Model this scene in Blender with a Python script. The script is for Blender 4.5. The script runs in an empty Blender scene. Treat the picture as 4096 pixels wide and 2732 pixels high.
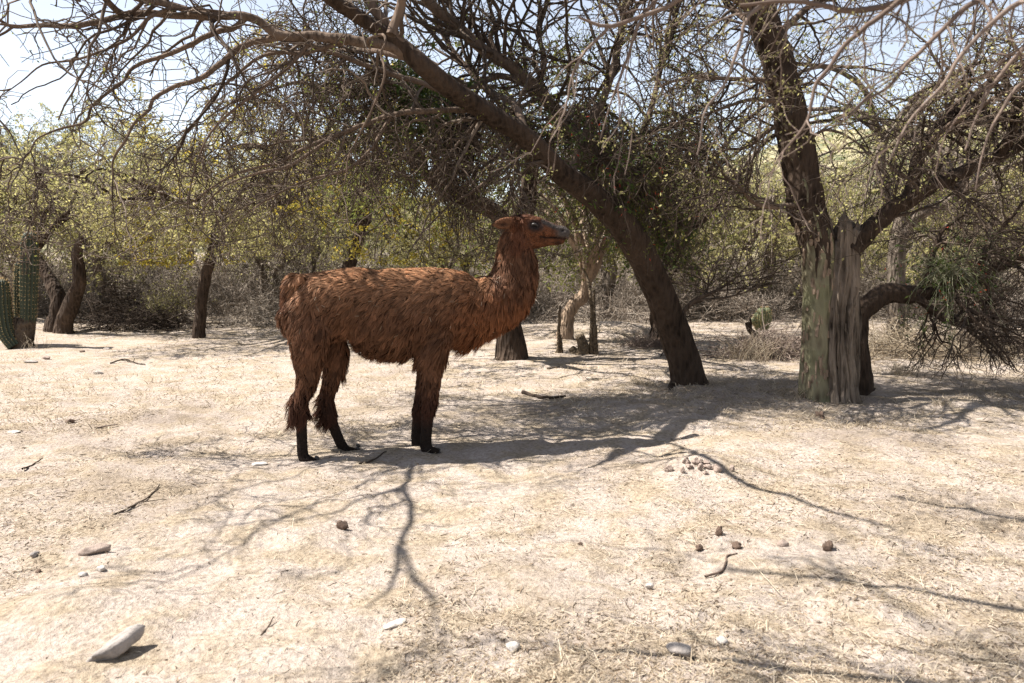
import bpy, math, random
import numpy as np
from mathutils import Vector, kdtree

R_ = math.radians
scn = bpy.context.scene
COL = scn.collection

# ------------------------------------------------------------------ camera
CAM_H = 1.4
FPX, CXP, CYP = 3214.0, 2048.0, 1366.0
PITCH = math.atan(366.0 / FPX)
cam_d = bpy.data.cameras.new('camera')
cam_d.sensor_width = 36.0
cam_d.lens = 36.0 * FPX / 4096.0
cam_d.clip_start = 0.05
cam_d.clip_end = 6000
cam_d.dof.use_dof = True
cam_d.dof.focus_distance = 6.2
cam_d.dof.aperture_fstop = 4.0
cam = bpy.data.objects.new('camera', cam_d)
cam.location = (0, 0, CAM_H)
cam.rotation_euler = (math.pi / 2 - PITCH, 0, 0)
COL.objects.link(cam)
scn.camera = cam

# ------------------------------------------------------------------ sky and sun
SUN_EL, SUN_AZ = R_(57.0), R_(-86.0)       # azimuth measured clockwise from +Y (view direction)
world = bpy.data.worlds.new('World')
scn.world = world
world.use_nodes = True
nt = world.node_tree
nt.nodes.clear()
sky = nt.nodes.new('ShaderNodeTexSky')
sky.sky_type = 'NISHITA'
sky.sun_disc = False
sky.sun_elevation = SUN_EL
sky.sun_rotation = SUN_AZ
sky.altitude = 1500
sky.air_density = 1.0
sky.dust_density = 1.2
sky.ozone_density = 1.0
bg = nt.nodes.new('ShaderNodeBackground')
bg.inputs['Strength'].default_value = 0.085
wo = nt.nodes.new('ShaderNodeOutputWorld')
hs = nt.nodes.new('ShaderNodeHueSaturation')
hs.inputs['Saturation'].default_value = .5
nt.links.new(sky.outputs[0], hs.inputs['Color'])
nt.links.new(hs.outputs[0], bg.inputs[0])
nt.links.new(bg.outputs[0], wo.inputs[0])

sun_d = bpy.data.lights.new('sun', 'SUN')
sun_d.energy = 5.0
sun_d.angle = R_(0.53)
sun_d.color = (1.0, 0.95, 0.87)
sun = bpy.data.objects.new('sun', sun_d)
COL.objects.link(sun)
sun_dir = Vector((math.sin(SUN_AZ) * math.cos(SUN_EL), math.cos(SUN_AZ) * math.cos(SUN_EL), math.sin(SUN_EL)))
sun.rotation_euler = sun_dir.to_track_quat('Z', 'Y').to_euler()
sun.location = sun_dir * 60

scn.view_settings.view_transform = 'Standard'
scn.view_settings.look = 'None'
scn.view_settings.gamma = 1.0
scn.view_settings.use_curve_mapping = False
scn.view_settings.exposure = 1.45
scn.render.engine = 'CYCLES'
scn.cycles.max_bounces = 6
scn.cycles.diffuse_bounces = 3
scn.cycles.glossy_bounces = 2
scn.cycles.transmission_bounces = 4
scn.cycles.transparent_max_bounces = 4
scn.cycles.use_denoising = True
scn.cycles.denoiser = 'OPENIMAGEDENOISE'
scn.cycles.denoising_input_passes = 'RGB_ALBEDO_NORMAL'
scn.cycles.denoising_prefilter = 'NONE'
scn.cycles.sample_clamp_indirect = 6.0

# ------------------------------------------------------------------ projection helpers
CP, SP = math.cos(PITCH), math.sin(PITCH)


def ray(px, py):
    a = (px - CXP) / FPX
    b = -(py - CYP) / FPX
    return np.array((a, CP + b * SP, -SP + b * CP))


def at(px, py, Y):
    d = ray(px, py)
    return d * (Y / d[1]) + np.array((0, 0, CAM_H))


def gnd(px, py):
    d = ray(px, py)
    p = d * (-CAM_H / d[2])
    return np.array((p[0], p[1], 0.0))


# ------------------------------------------------------------------ noise
def _hash(ix, iy, seed):
    n = (ix.astype(np.int64) * 374761393 + iy.astype(np.int64) * 668265263 + seed * 974711) & 0x7fffffff
    n = ((n ^ (n >> 13)) * 1274126177) & 0x7fffffff
    n = (n ^ (n >> 16)) & 0x7fffffff
    return n / float(0x7fffffff)


def vnoise(x, y, seed=0):
    x = np.asarray(x, float)
    y = np.asarray(y, float)
    ix = np.floor(x)
    iy = np.floor(y)
    fx = x - ix
    fy = y - iy
    fx = fx * fx * (3 - 2 * fx)
    fy = fy * fy * (3 - 2 * fy)
    a = _hash(ix, iy, seed)
    b = _hash(ix + 1, iy, seed)
    c = _hash(ix, iy + 1, seed)
    d = _hash(ix + 1, iy + 1, seed)
    return (a + (b - a) * fx) * (1 - fy) + (c + (d - c) * fx) * fy


def fbm(x, y, seed=0, oct=4):
    s, a = 0.0, 0.5
    for k in range(oct):
        s = s + a * (vnoise(x * 2 ** k + 17.3 * k, y * 2 ** k - 9.1 * k, seed + k) - 0.5)
        a *= 0.5
    return s


MOUNDS = []     # (x, y, radius, height)
for px, py, r, h in ((2790, 1890, .40, .085), (2440, 1330, 1.3, .20), (2250, 1370, .5, .08), (3030, 1800, .5, .03),
                     (2080, 1985, .55, .035), (1700, 2080, .45, -.02), (3480, 1780, .7, .03), (2150, 2350, .5, .03),
                     (1030, 1950, .4, .03), (3420, 1670, .45, -.07), (500, 1900, .6, .04), (3850, 1640, .5, .06),
                     (250, 2500, .45, .05), (120, 2330, .4, -.03), (2560, 1650, .7, .05)):
    g = gnd(px, py)
    MOUNDS.append((g[0], g[1], r, h))


def ground_h(x, y):
    x = np.asarray(x, float)
    y = np.asarray(y, float)
    z = 0.10 * fbm(x * .45, y * .45, 3, 3) + 0.07 * fbm(x * 1.5, y * 1.5, 11, 4)
    for mx, my, r, h in MOUNDS:
        z = z + h * np.exp(-((x - mx) ** 2 + (y - my) ** 2) / (r * r * .5))
    # fade the broad relief out beneath the llama
    f = np.exp(-((x + .75) ** 2 / .9 + (y - 5.5) ** 2 / .5))
    return z * (1 - .9 * f)


def ground_fine(x, y):
    w = np.clip((14 - y) / 8, 0, 1)
    rough = vnoise(x * .9, y * .9, 91)
    return w * (0.058 * fbm(x * 6, y * 6, 21, 3) + 0.022 * (0.4 + rough) * np.abs(fbm(x * 16, y * 16, 33, 3)))


def on_ground(p, dz=0.0):
    return np.array((p[0], p[1], float(ground_h(p[0], p[1])) + dz))


def G(px, py, dz=0.0):
    """the ground point seen at a pixel, lifted to the relief"""
    d = ray(px, py)
    p = gnd(px, py)
    for _ in range(6):
        z = float(ground_h(p[0], p[1]))
        t = (z - CAM_H) / d[2]
        p = np.array((d[0] * t, d[1] * t, 0))
    return on_ground(p, dz)


# ------------------------------------------------------------------ mesh building
def make_mesh(name, V, quads=None, tris=None, mat=None, attrs=None, normals=None, flat=False):
    me = bpy.data.meshes.new(name)
    V = np.asarray(V, np.float32).reshape(-1, 3)
    nq = 0 if quads is None else len(quads)
    ntr = 0 if tris is None else len(tris)
    loops = []
    if nq:
        loops.append(np.asarray(quads, np.int32).ravel())
    if ntr:
        loops.append(np.asarray(tris, np.int32).ravel())
    loops = np.concatenate(loops)
    starts = np.concatenate([np.arange(nq, dtype=np.int32) * 4, nq * 4 + np.arange(ntr, dtype=np.int32) * 3]).astype(np.int32)
    me.vertices.add(len(V))
    me.vertices.foreach_set('co', V.ravel())
    me.loops.add(len(loops))
    me.loops.foreach_set('vertex_index', loops)
    me.polygons.add(nq + ntr)
    me.polygons.foreach_set('loop_start', starts)
    me.update(calc_edges=True)
    me.validate()
    if flat:
        me.shade_flat()
    if attrs:
        for k, a in attrs.items():
            a = np.asarray(a, np.float32)
            if a.ndim == 1:
                at_ = me.attributes.new(k, 'FLOAT', 'POINT')
                at_.data.foreach_set('value', a)
            else:
                at_ = me.attributes.new(k, 'FLOAT_COLOR', 'POINT')
                at_.data.foreach_set('color', np.concatenate([a[:, :3], np.ones((len(a), 1), np.float32)], 1).ravel())
    if normals is not None:
        me.normals_split_custom_set_from_vertices(np.asarray(normals, np.float32))
    if mat:
        me.materials.append(mat)
    return me


def link(name, me, parent=None, loc=None, rotz=0.0, scale=None, kind=None):
    o = bpy.data.objects.new(name, me)
    COL.objects.link(o)
    if parent:
        o.parent = parent
    if loc is not None:
        o.location = [float(c) for c in loc]
    if rotz:
        o.rotation_euler[2] = rotz
    if scale:
        o.scale = (scale, scale, scale) if not hasattr(scale, '__len__') else scale
    if kind:
        o['kind'] = kind
    return o


def tag(o, label, cat, group=None, kind=None):
    o['label'] = label
    o['category'] = cat
    if group:
        o['group'] = group
    if kind:
        o['kind'] = kind
    return o


def empty(name, loc=(0, 0, 0), rotz=0.0):
    o = link(name, None, None, loc, rotz)
    o.empty_display_size = .2
    return o


def copy_tree(o, parent=None):
    c = o.copy()
    COL.objects.link(c)
    if parent:
        c.parent = parent
    for ch in list(o.children):
        copy_tree(ch, c)
    return c


def norm(v):
    return v / np.maximum(np.linalg.norm(v, axis=-1, keepdims=True), 1e-9)


def tubes(P, R, S, rng, ridges=None):
    """P (M,N,3), R (M,N) -> verts, quads. ridges: function(theta, s, m) multiplying the radius"""
    P = np.asarray(P, float)
    R = np.asarray(R, float)
    M, N = R.shape
    T = np.empty_like(P)
    T[:, 1:-1] = P[:, 2:] - P[:, :-2]
    T[:, 0] = P[:, 1] - P[:, 0]
    T[:, -1] = P[:, -1] - P[:, -2]
    T = norm(T)
    mean = norm(T.mean(1))
    rnd = rng.normal(size=(M, 3))
    ref = norm(np.cross(mean, rnd))[:, None, :]
    U = norm(ref - (ref * T).sum(-1, keepdims=True) * T)
    W = np.cross(T, U)
    th = np.arange(S) * 2 * math.pi / S
    c = np.cos(th)[None, None, :, None]
    s = np.sin(th)[None, None, :, None]
    RR = R[:, :, None, None] * np.ones((1, 1, S, 1))
    if ridges is not None:
        seg = np.linalg.norm(np.diff(P, axis=1), axis=-1)
        ss = np.concatenate([np.zeros((M, 1)), np.cumsum(seg, 1)], 1)
        RR = RR * ridges(th[None, None, :] + 0 * ss[:, :, None], ss[:, :, None] + 0 * th[None, None, :], R[:, :, None])[..., None]
    V = P[:, :, None, :] + RR * (U[:, :, None, :] * c + W[:, :, None, :] * s)
    idx = np.arange(M * N * S).reshape(M, N, S)
    a = idx[:, :-1, :]
    b = idx[:, 1:, :]
    q = np.stack([a, np.roll(a, -1, 2), np.roll(b, -1, 2), b], -1).reshape(-1, 4)
    return V.reshape(-1, 3), q


class Acc:
    def __init__(self):
        self.V, self.Q, self.T, self.n, self.A = [], [], [], 0, []

    def add(self, V, q=None, t=None, a=None):
        self.V.append(V)
        if q is not None:
            self.Q.append(np.asarray(q) + self.n)
        if t is not None:
            self.T.append(np.asarray(t) + self.n)
        self.A.append(np.full(len(V), .5) if a is None else a)
        self.n += len(V)

    def mesh(self, name, mat, flat=False, extra=None):
        at_ = {'tint': np.concatenate(self.A)}
        return make_mesh(name, np.concatenate(self.V), np.concatenate(self.Q) if self.Q else None,
                         np.concatenate(self.T) if self.T else None, mat, at_, flat=flat)


def spline(pts, n):
    """Catmull-Rom through pts (K,D) -> (n,D), even in parameter"""
    p = np.asarray(pts, float)
    k = len(p)
    if k == 2:
        t = np.linspace(0, 1, n)[:, None]
        return p[0] * (1 - t) + p[1] * t
    e = np.vstack([2 * p[0] - p[1], p, 2 * p[-1] - p[-2]])
    seg = np.linalg.norm(np.diff(p[:, :3], axis=0), axis=1)
    cum = np.concatenate([[0], np.cumsum(seg)])
    u = np.interp(np.linspace(0, cum[-1], n), cum, np.arange(k))
    i = np.minimum(u.astype(int), k - 2)
    t = (u - i)[:, None]
    p0, p1, p2, p3 = e[i], e[i + 1], e[i + 2], e[i + 3]
    return .5 * (2 * p1 + (p2 - p0) * t + (2 * p0 - 5 * p1 + 4 * p2 - p3) * t ** 2 + (3 * p1 - p0 - 3 * p2 + p3) * t ** 3)


# ------------------------------------------------------------------ materials
def new_mat(name):
    m = bpy.data.materials.new(name)
    m.use_nodes = True
    n = m.node_tree
    n.nodes.clear()
    out = n.nodes.new('ShaderNodeOutputMaterial')
    return m, n, out


def N(nt_, t, **kw):
    n = nt_.nodes.new(t)
    for k, v in kw.items():
        if k in n.inputs:
            n.inputs[k].default_value = v
        else:
            setattr(n, k, v)
    return n


def ramp(nt_, stops, interp='LINEAR'):
    r = nt_.nodes.new('ShaderNodeValToRGB')
    cr = r.color_ramp
    cr.interpolation = interp
    while len(cr.elements) < len(stops):
        cr.elements.new(.5)
    for e, (p, c) in zip(cr.elements, stops):
        e.position = p
        e.color = (*c, 1)
    return r


def mix(nt_, a, b, fac, mode='MIX'):
    m = nt_.nodes.new('ShaderNodeMix')
    m.data_type = 'RGBA'
    m.blend_type = mode
    for sock, v in ((m.inputs[0], fac), (m.inputs[6], a), (m.inputs[7], b)):
        if hasattr(v, 'links') or hasattr(v, 'is_linked'):
            nt_.links.new(v, sock)
        elif isinstance(v, (int, float)):
            sock.default_value = v
        else:
            sock.default_value = (*v, 1)
    return m.outputs[2]


def bark_mat(name, dark, light, scale=14.0, stretch=.22, bump=1.0, moss=None):
    m, n, out = new_mat(name)
    L = n.links
    tc = N(n, 'ShaderNodeTexCoord')
    mp = N(n, 'ShaderNodeMapping')
    mp.inputs['Scale'].default_value = (1, 1, stretch)
    L.new(tc.outputs['Object'], mp.inputs[0])
    n1 = N(n, 'ShaderNodeTexNoise', Scale=scale, Detail=6.0, Roughness=.65)
    L.new(mp.outputs[0], n1.inputs['Vector'])
    n2 = N(n, 'ShaderNodeTexVoronoi', Scale=scale * 1.7)
    L.new(mp.outputs[0], n2.inputs['Vector'])
    n3 = N(n, 'ShaderNodeTexNoise', Scale=2.3, Detail=3.0)
    L.new(tc.outputs['Object'], n3.inputs['Vector'])
    r = ramp(n, [(.25, dark), (.62, light)])
    mm = N(n, 'ShaderNodeMath', operation='MULTIPLY_ADD')
    L.new(n2.outputs['Distance'], mm.inputs[0])
    mm.inputs[1].default_value = .55
    sb_ = N(n, 'ShaderNodeMath', operation='MULTIPLY')
    L.new(n1.outputs[0], sb_.inputs[0])
    sb_.inputs[1].default_value = .55
    L.new(sb_.outputs[0], mm.inputs[2])
    L.new(mm.outputs[0], r.inputs[0])
    col = r.outputs[0]
    r3 = ramp(n, [(.45, (0, 0, 0)), (.7, (1, 1, 1))])
    L.new(n3.outputs[0], r3.inputs[0])
    col = mix(n, col, moss if moss else tuple(c * 1.35 for c in light), r3.outputs[0])
    bs = N(n, 'ShaderNodeBsdfPrincipled', Roughness=.95)
    bs.inputs['Specular IOR Level'].default_value = .12
    L.new(col, bs.inputs['Base Color'])
    ad = N(n, 'ShaderNodeMath', operation='ADD')
    L.new(n1.outputs[0], ad.inputs[0])
    L.new(n2.outputs['Distance'], ad.inputs[1])
    bp = N(n, 'ShaderNodeBump', Strength=min(1.0, bump), Distance=.045)
    L.new(ad.outputs[0], bp.inputs['Height'])
    L.new(bp.outputs[0], bs.inputs['Normal'])
    L.new(bs.outputs[0], out.inputs[0])
    return m


def tint_mat(name, stops, rough=.85, translucent=0.0, spec=.15, noise=0.0):
    """colour runs over the stops by the per-piece attribute 'tint'"""
    m, n, out = new_mat(name)
    L = n.links
    a = N(n, 'ShaderNodeAttribute', attribute_name='tint')
    r = ramp(n, stops)
    L.new(a.outputs['Fac'], r.inputs[0])
    col = r.outputs[0]
    bs = N(n, 'ShaderNodeBsdfPrincipled', Roughness=rough)
    bs.inputs['Specular IOR Level'].default_value = spec
    L.new(col, bs.inputs['Base Color'])
    if translucent:
        tr = N(n, 'ShaderNodeBsdfTranslucent')
        L.new(col, tr.inputs[0])
        mx = N(n, 'ShaderNodeMixShader')
        mx.inputs[0].default_value = translucent
        L.new(bs.outputs[0], mx.inputs[1])
        L.new(tr.outputs[0], mx.inputs[2])
        L.new(mx.outputs[0], out.inputs[0])
    else:
        L.new(bs.outputs[0], out.inputs[0])
    return m


def attr_mat(name, attr='col', rough=.8, spec=.15, bump=0.0, bscale=60, sheen=0.0, translucent=0.0):
    m, n, out = new_mat(name)
    L = n.links
    a = N(n, 'ShaderNodeAttribute', attribute_name=attr)
    bs = N(n, 'ShaderNodeBsdfPrincipled', Roughness=rough)
    bs.inputs['Specular IOR Level'].default_value = spec
    if sheen:
        bs.inputs['Sheen Weight'].default_value = sheen
    L.new(a.outputs['Color'], bs.inputs['Base Color'])
    if bump:
        tc = N(n, 'ShaderNodeTexCoord')
        n1 = N(n, 'ShaderNodeTexNoise', Scale=bscale, Detail=4.0)
        L.new(tc.outputs['Object'], n1.inputs['Vector'])
        bp = N(n, 'ShaderNodeBump', Strength=bump, Distance=.01)
        L.new(n1.outputs[0], bp.inputs['Height'])
        L.new(bp.outputs[0], bs.inputs['Normal'])
    if translucent:
        tr = N(n, 'ShaderNodeBsdfTranslucent')
        L.new(a.outputs['Color'], tr.inputs[0])
        mx = N(n, 'ShaderNodeMixShader')
        mx.inputs[0].default_value = translucent
        L.new(bs.outputs[0], mx.inputs[1])
        L.new(tr.outputs[0], mx.inputs[2])
        L.new(mx.outputs[0], out.inputs[0])
    else:
        L.new(bs.outputs[0], out.inputs[0])
    return m


def soil_mat():
    m, n, out = new_mat('dry_soil')
    L = n.links
    g = N(n, 'ShaderNodeNewGeometry')
    P = g.outputs['Position']
    big = N(n, 'ShaderNodeTexNoise', Scale=.55, Detail=5.0, Roughness=.6)
    mid = N(n, 'ShaderNodeTexNoise', Scale=3.2, Detail=6.0, Roughness=.65)
    fin = N(n, 'ShaderNodeTexNoise', Scale=38.0, Detail=5.0, Roughness=.7)
    spk = N(n, 'ShaderNodeTexVoronoi', Scale=55.0)
    for q in (big, mid, fin, spk):
        L.new(P, q.inputs['Vector'])
    sand = ramp(n, [(.30, (.23, .188, .160)), (.52, (.375, .318, .276)), (.75, (.485, .423, .372))])
    L.new(fin.outputs[0], sand.inputs[0])
    straw = ramp(n, [(.30, (.165, .130, .096)), (.55, (.335, .272, .202)), (.8, (.45, .38, .29))])
    L.new(fin.outputs[0], straw.inputs[0])
    r1 = ramp(n, [(.43, (0, 0, 0)), (.60, (1, 1, 1))])
    L.new(mid.outputs[0], r1.inputs[0])
    c = mix(n, sand.outputs[0], straw.outputs[0], r1.outputs[0])
    # small dark litter and pebbles
    r2 = ramp(n, [(.0, (1, 1, 1)), (.10, (1, 1, 1)), (.16, (0, 0, 0))])
    L.new(spk.outputs['Distance'], r2.inputs[0])
    r3 = ramp(n, [(.60, (0, 0, 0)), (.66, (1, 1, 1))])
    L.new(spk.outputs['Color'], r3.inputs[0])
    lit = mix(n, (0, 0, 0), r2.outputs[0], r3.outputs[0])
    c = mix(n, c, (.20, .145, .105), lit)
    # broad darker brown patches, spread by the large noise
    r4 = ramp(n, [(.50, (0, 0, 0)), (.68, (1, 1, 1))])
    L.new(big.outputs[0], r4.inputs[0])
    half = N(n, 'ShaderNodeMath', operation='MULTIPLY')
    L.new(r4.outputs[0], half.inputs[0])
    half.inputs[1].default_value = .55
    c = mix(n, c, (.16, .125, .10), half.outputs[0])
    bs = N(n, 'ShaderNodeBsdfPrincipled', Roughness=1.0)
    bs.inputs['Specular IOR Level'].default_value = .05
    L.new(c, bs.inputs['Base Color'])
    ad = N(n, 'ShaderNodeMath', operation='ADD')
    L.new(fin.outputs[0], ad.inputs[0])
    L.new(mid.outputs[0], ad.inputs[1])
    bp = N(n, 'ShaderNodeBump', Strength=.9, Distance=.025)
    L.new(ad.outputs[0], bp.inputs['Height'])
    L.new(bp.outputs[0], bs.inputs['Normal'])
    L.new(bs.outputs[0], out.inputs[0])
    return m


def stone_mat(name, a, b):
    m, n, out = new_mat(name)
    L = n.links
    tc = N(n, 'ShaderNodeTexCoord')
    n1 = N(n, 'ShaderNodeTexNoise', Scale=14.0, Detail=8.0, Roughness=.7)
    L.new(tc.outputs['Object'], n1.inputs['Vector'])
    r = ramp(n, [(.35, a), (.65, b)])
    L.new(n1.outputs[0], r.inputs[0])
    bs = N(n, 'ShaderNodeBsdfPrincipled', Roughness=.92)
    L.new(r.outputs[0], bs.inputs['Base Color'])
    n2 = N(n, 'ShaderNodeTexNoise', Scale=60.0, Detail=6.0, Roughness=.7)
    L.new(tc.outputs['Object'], n2.inputs['Vector'])
    bp = N(n, 'ShaderNodeBump', Strength=.7, Distance=.01)
    L.new(n2.outputs[0], bp.inputs['Height'])
    L.new(bp.outputs[0], bs.inputs['Normal'])
    L.new(bs.outputs[0], out.inputs[0])
    return m


M_SOIL = soil_mat()
M_BARK = bark_mat('furrowed_bark', (.016, .011, .008), (.060, .042, .031))
M_BARK_SMOOTH = bark_mat('limb_bark', (.050, .036, .027), (.125, .091, .069), scale=20, bump=.35)
M_BARK_BG = bark_mat('grey_bark', (.055, .044, .036), (.16, .13, .105))
M_DEAD = bark_mat('dead_wood', (.022, .016, .012), (.20, .16, .125), scale=16, stretch=.08, bump=.9)
M_GREENBARK = bark_mat('pale_green_bark', (.06, .044, .032), (.20, .18, .118), scale=11, stretch=.35, bump=.5, moss=(.165, .17, .095))
M_PEEL = bark_mat('peeling_bark', (.06, .042, .030), (.27, .20, .145), scale=18, stretch=.2, bump=.8)
M_TWIG = tint_mat('twig_bark', [(0, (.035, .025, .019)), (.5, (.085, .063, .048)), (1, (.18, .14, .11))], .9)
M_TWIG_GREY = tint_mat('grey_twig_bark', [(0, (.09, .072, .060)), (.5, (.20, .166, .136)), (1, (.36, .31, .26))], .9)
M_TWIG_PALE = tint_mat('pale_twig_bark', [(0, (.075, .052, .040)), (.5, (.145, .106, .086)), (1, (.24, .19, .16))], .85)
M_LEAF = tint_mat('small_leaves', [(0, (.075, .10, .022)), (.5, (.155, .175, .045)), (1, (.30, .27, .07))], .6, .5)
M_LEAF_PALE = tint_mat('pale_leaves', [(0, (.27, .265, .10)), (.5, (.42, .395, .165)), (1, (.56, .49, .22))], .6, .55)
M_LEAF_YELLOW = tint_mat('yellow_leaves', [(0, (.20, .21, .04)), (.5, (.44, .37, .06)), (1, (.62, .43, .07))], .6, .5)
M_MISTLETOE = tint_mat('mistletoe_leaves', [(0, (.035, .065, .015)), (.6, (.085, .125, .03)), (1, (.17, .19, .05))], .5, .35)
M_STRAW = tint_mat('dry_straw', [(0, (.15, .115, .078)), (.5, (.36, .287, .203)), (1, (.55, .475, .37))], .8, .25)
M_LITTER = tint_mat('leaf_litter', [(0, (.06, .042, .03)), (.5, (.16, .115, .08)), (1, (.34, .26, .18))], .9)
M_RED = tint_mat('red_flowers', [(0, (.45, .05, .03)), (1, (.62, .12, .06))], .6, .3)
M_STONE = stone_mat('pinkish_stone', (.20, .150, .125), (.36, .285, .24))
M_STONE_GREY = stone_mat('grey_stone', (.19, .165, .15), (.36, .32, .295))
M_STONE_WHITE = stone_mat('white_stone', (.36, .325, .295), (.52, .48, .44))
M_DUNG = stone_mat('dark_clod', (.07, .045, .032), (.16, .105, .075))

# ------------------------------------------------------------------ ground
def axis(lo, a, b, hi, step, grow=1.09):
    mid = list(np.arange(a, b + 1e-6, step))
    r, s = [b], step
    while r[-1] < hi:
        s *= grow
        r.append(r[-1] + s)
    l, s = [a], step
    while l[-1] > lo:
        s *= grow
        l.append(l[-1] - s)
    return np.array(l[::-1][:-1] + mid + r[1:])


gx = axis(-220, -4.9, 4.9, 220, .042)
gy = axis(-25, 2.2, 8.2, 420, .038, 1.06)
GX, GY = np.meshgrid(gx, gy)
GZ = ground_h(GX, GY) + ground_fine(GX, GY)
idx = np.arange(GX.size).reshape(GX.shape)
q = np.stack([idx[:-1, :-1], idx[:-1, 1:], idx[1:, 1:], idx[1:, :-1]], -1).reshape(-1, 4)
ground = link('ground', make_mesh('ground', np.stack([GX, GY, GZ], -1), q, None, M_SOIL), kind='structure')
ground['label'] = 'pale dry sandy ground with trampled straw'

# hills far behind the trees
M_HILL, hn, hout = new_mat('scrubby_hillside')
_g = N(hn, 'ShaderNodeNewGeometry')
_a = N(hn, 'ShaderNodeTexNoise', Scale=.16, Detail=6.0, Roughness=.7)
_b = N(hn, 'ShaderNodeTexVoronoi', Scale=.35)
hn.links.new(_g.outputs['Position'], _a.inputs['Vector'])
hn.links.new(_g.outputs['Position'], _b.inputs['Vector'])
_r = ramp(hn, [(.35, (.13, .125, .065)), (.55, (.26, .225, .13)), (.75, (.40, .33, .22))])
hn.links.new(_a.outputs[0], _r.inputs[0])
_r2 = ramp(hn, [(.25, (0, 0, 0)), (.5, (1, 1, 1))])
hn.links.new(_b.outputs['Distance'], _r2.inputs[0])
_c = mix(hn, (.085, .095, .045), _r.outputs[0], _r2.outputs[0])
_bs = N(hn, 'ShaderNodeBsdfPrincipled', Roughness=1.0)
hn.links.new(_c, _bs.inputs['Base Color'])
hn.links.new(_bs.outputs[0], hout.inputs[0])


def hill(name, label, y0, depth, x0, x1, prof, seed):
    xs = np.linspace(x0, x1, 120)
    ys = np.linspace(0, 1, 40)
    X, T = np.meshgrid(xs, ys)
    hgt = np.interp(X, [p[0] for p in prof], [p[1] for p in prof])
    s = np.sin(T * math.pi) ** .8
    Z = hgt * s * (1 + .5 * fbm(X / 30, T * 5, seed, 4)) - 1.0
    Y = y0 + depth * T + 14 * fbm(X / 40, T * 3, seed + 5, 3)
    i = np.arange(X.size).reshape(X.shape)
    qq = np.stack([i[:-1, :-1], i[:-1, 1:], i[1:, 1:], i[1:, :-1]], -1).reshape(-1, 4)
    o = link(name, make_mesh(name, np.stack([X, Y, Z], -1), qq, None, M_HILL), kind='structure')
    o['label'] = label


hill('hill', 'scrub covered hillside rising behind the trees', 95, 150, -30, 260,
     [(-30, 0), (10, 7), (45, 20), (90, 30), (160, 34), (260, 10)], 5)
hill('far_hill', 'distant hill seen through gaps between trees', 380, 300, -420, 260,
     [(-420, 10), (-250, 42), (-130, 48), (-40, 30), (60, 22), (260, 10)], 8)


# ------------------------------------------------------------------ tree growth
def grow(par, n, length, npts, angle, wig, droop, rfac, rmin, rng, tmin=.15, zig=.25, rmax=.05, zmin=.25, tpow=1.0, up=0.0):
    """n children on the parents par=(P (M,N,3), R (M,N)); returns the same pair for the children"""
    P, R = par
    M, K = R.shape
    seg = np.linalg.norm(np.diff(P, axis=1), axis=-1).sum(1)
    pi = rng.choice(M, n, p=seg / seg.sum())
    t = tmin + (1 - tmin) * rng.random(n) ** tpow
    u = t * (K - 1)
    i = np.minimum(u.astype(int), K - 2)
    f = (u - i)[:, None]
    p = P[pi, i] * (1 - f) + P[pi, i + 1] * f
    rp = R[pi, i] * (1 - f[:, 0]) + R[pi, i + 1] * f[:, 0]
    tan = norm(P[pi, i + 1] - P[pi, i])
    perp = norm(np.cross(tan, rng.normal(size=(n, 3))))
    a = np.radians(rng.uniform(*angle, n))[:, None]
    d = norm(tan * np.cos(a) + perp * np.sin(a) + np.array((0, 0, up)))
    L = rng.uniform(*length, n) * (.6 + .4 * (1 - t))
    step = (L / (npts - 1))[:, None]
    zperp = norm(np.cross(d, rng.normal(size=(n, 3))))
    out = [p]
    for k in range(npts - 1):
        d = norm(d + wig * rng.normal(size=(n, 3)) + np.array((0, 0, -droop)) + zperp * (zig * (1 if k % 2 else -1)))
        low = (p[:, 2] < zmin) & (d[:, 2] < .1)
        d[low, 2] = .1
        p = p + d * step
        out.append(p)
    Pn = np.stack(out, 1)
    r0 = np.clip(rp * rfac, rmin, rmax)[:, None]
    tt = np.linspace(0, 1, npts)[None, :]
    Rn = r0 * (1 - tt) + np.maximum(r0 * .35, rmin * .7) * tt
    return Pn, Rn


def leaves(par, n, size, rng, spread=.03, aspect=.28, tmin=.2, hang=.3, mask=None):
    P, R = par
    M, K = R.shape
    pi = rng.integers(0, M, n)
    u = (tmin + (1 - tmin) * rng.random(n)) * (K - 1)
    i = np.minimum(u.astype(int), K - 2)
    f = (u - i)[:, None]
    p = P[pi, i] * (1 - f) + P[pi, i + 1] * f + rng.normal(size=(n, 3)) * spread * .4
    if mask is not None:
        p = p[rng.random(n) < mask(p)]
        n = len(p)
    ax = norm(rng.normal(size=(n, 3)) + np.array((0, 0, -hang)))
    sd = norm(np.cross(ax, rng.normal(size=(n, 3))))
    s = rng.uniform(*size, n)[:, None]
    V = np.stack([p, p + ax * s * .5 + sd * s * aspect, p + ax * s, p + ax * s * .5 - sd * s * aspect], 1)
    tint = np.clip(rng.normal(.5, .24, n), 0, 1)
    return V.reshape(-1, 3), np.arange(n * 4).reshape(n, 4), np.repeat(tint, 4)


def rep_tint(par, S, rng, mu=.45, sd=.2):
    M, K = par[1].shape
    return np.repeat(np.clip(rng.normal(mu, sd, M), 0, 1), K * S)


def limb_arr(pts, n):
    """pts: rows (px,py,Y,r) -> path (1,n,3), radius (1,n)"""
    w = np.array([np.append(at(p[0], p[1], p[2]), p[3]) for p in pts])
    s = spline(w, n)
    return s[None, :, :3], np.maximum(s[None, :, 3], .002)


def jitter(P, R, rng, k=.35):
    """a natural waver, in proportion to the radius"""
    M, K, _ = P.shape
    j = rng.normal(size=(M, K, 3)) * R[..., None] * k
    j[:, 0] = 0
    j[:, 1:-1] = (j[:, :-2] + j[:, 1:-1] * 2 + j[:, 2:]) / 4
    return P + j


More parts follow.
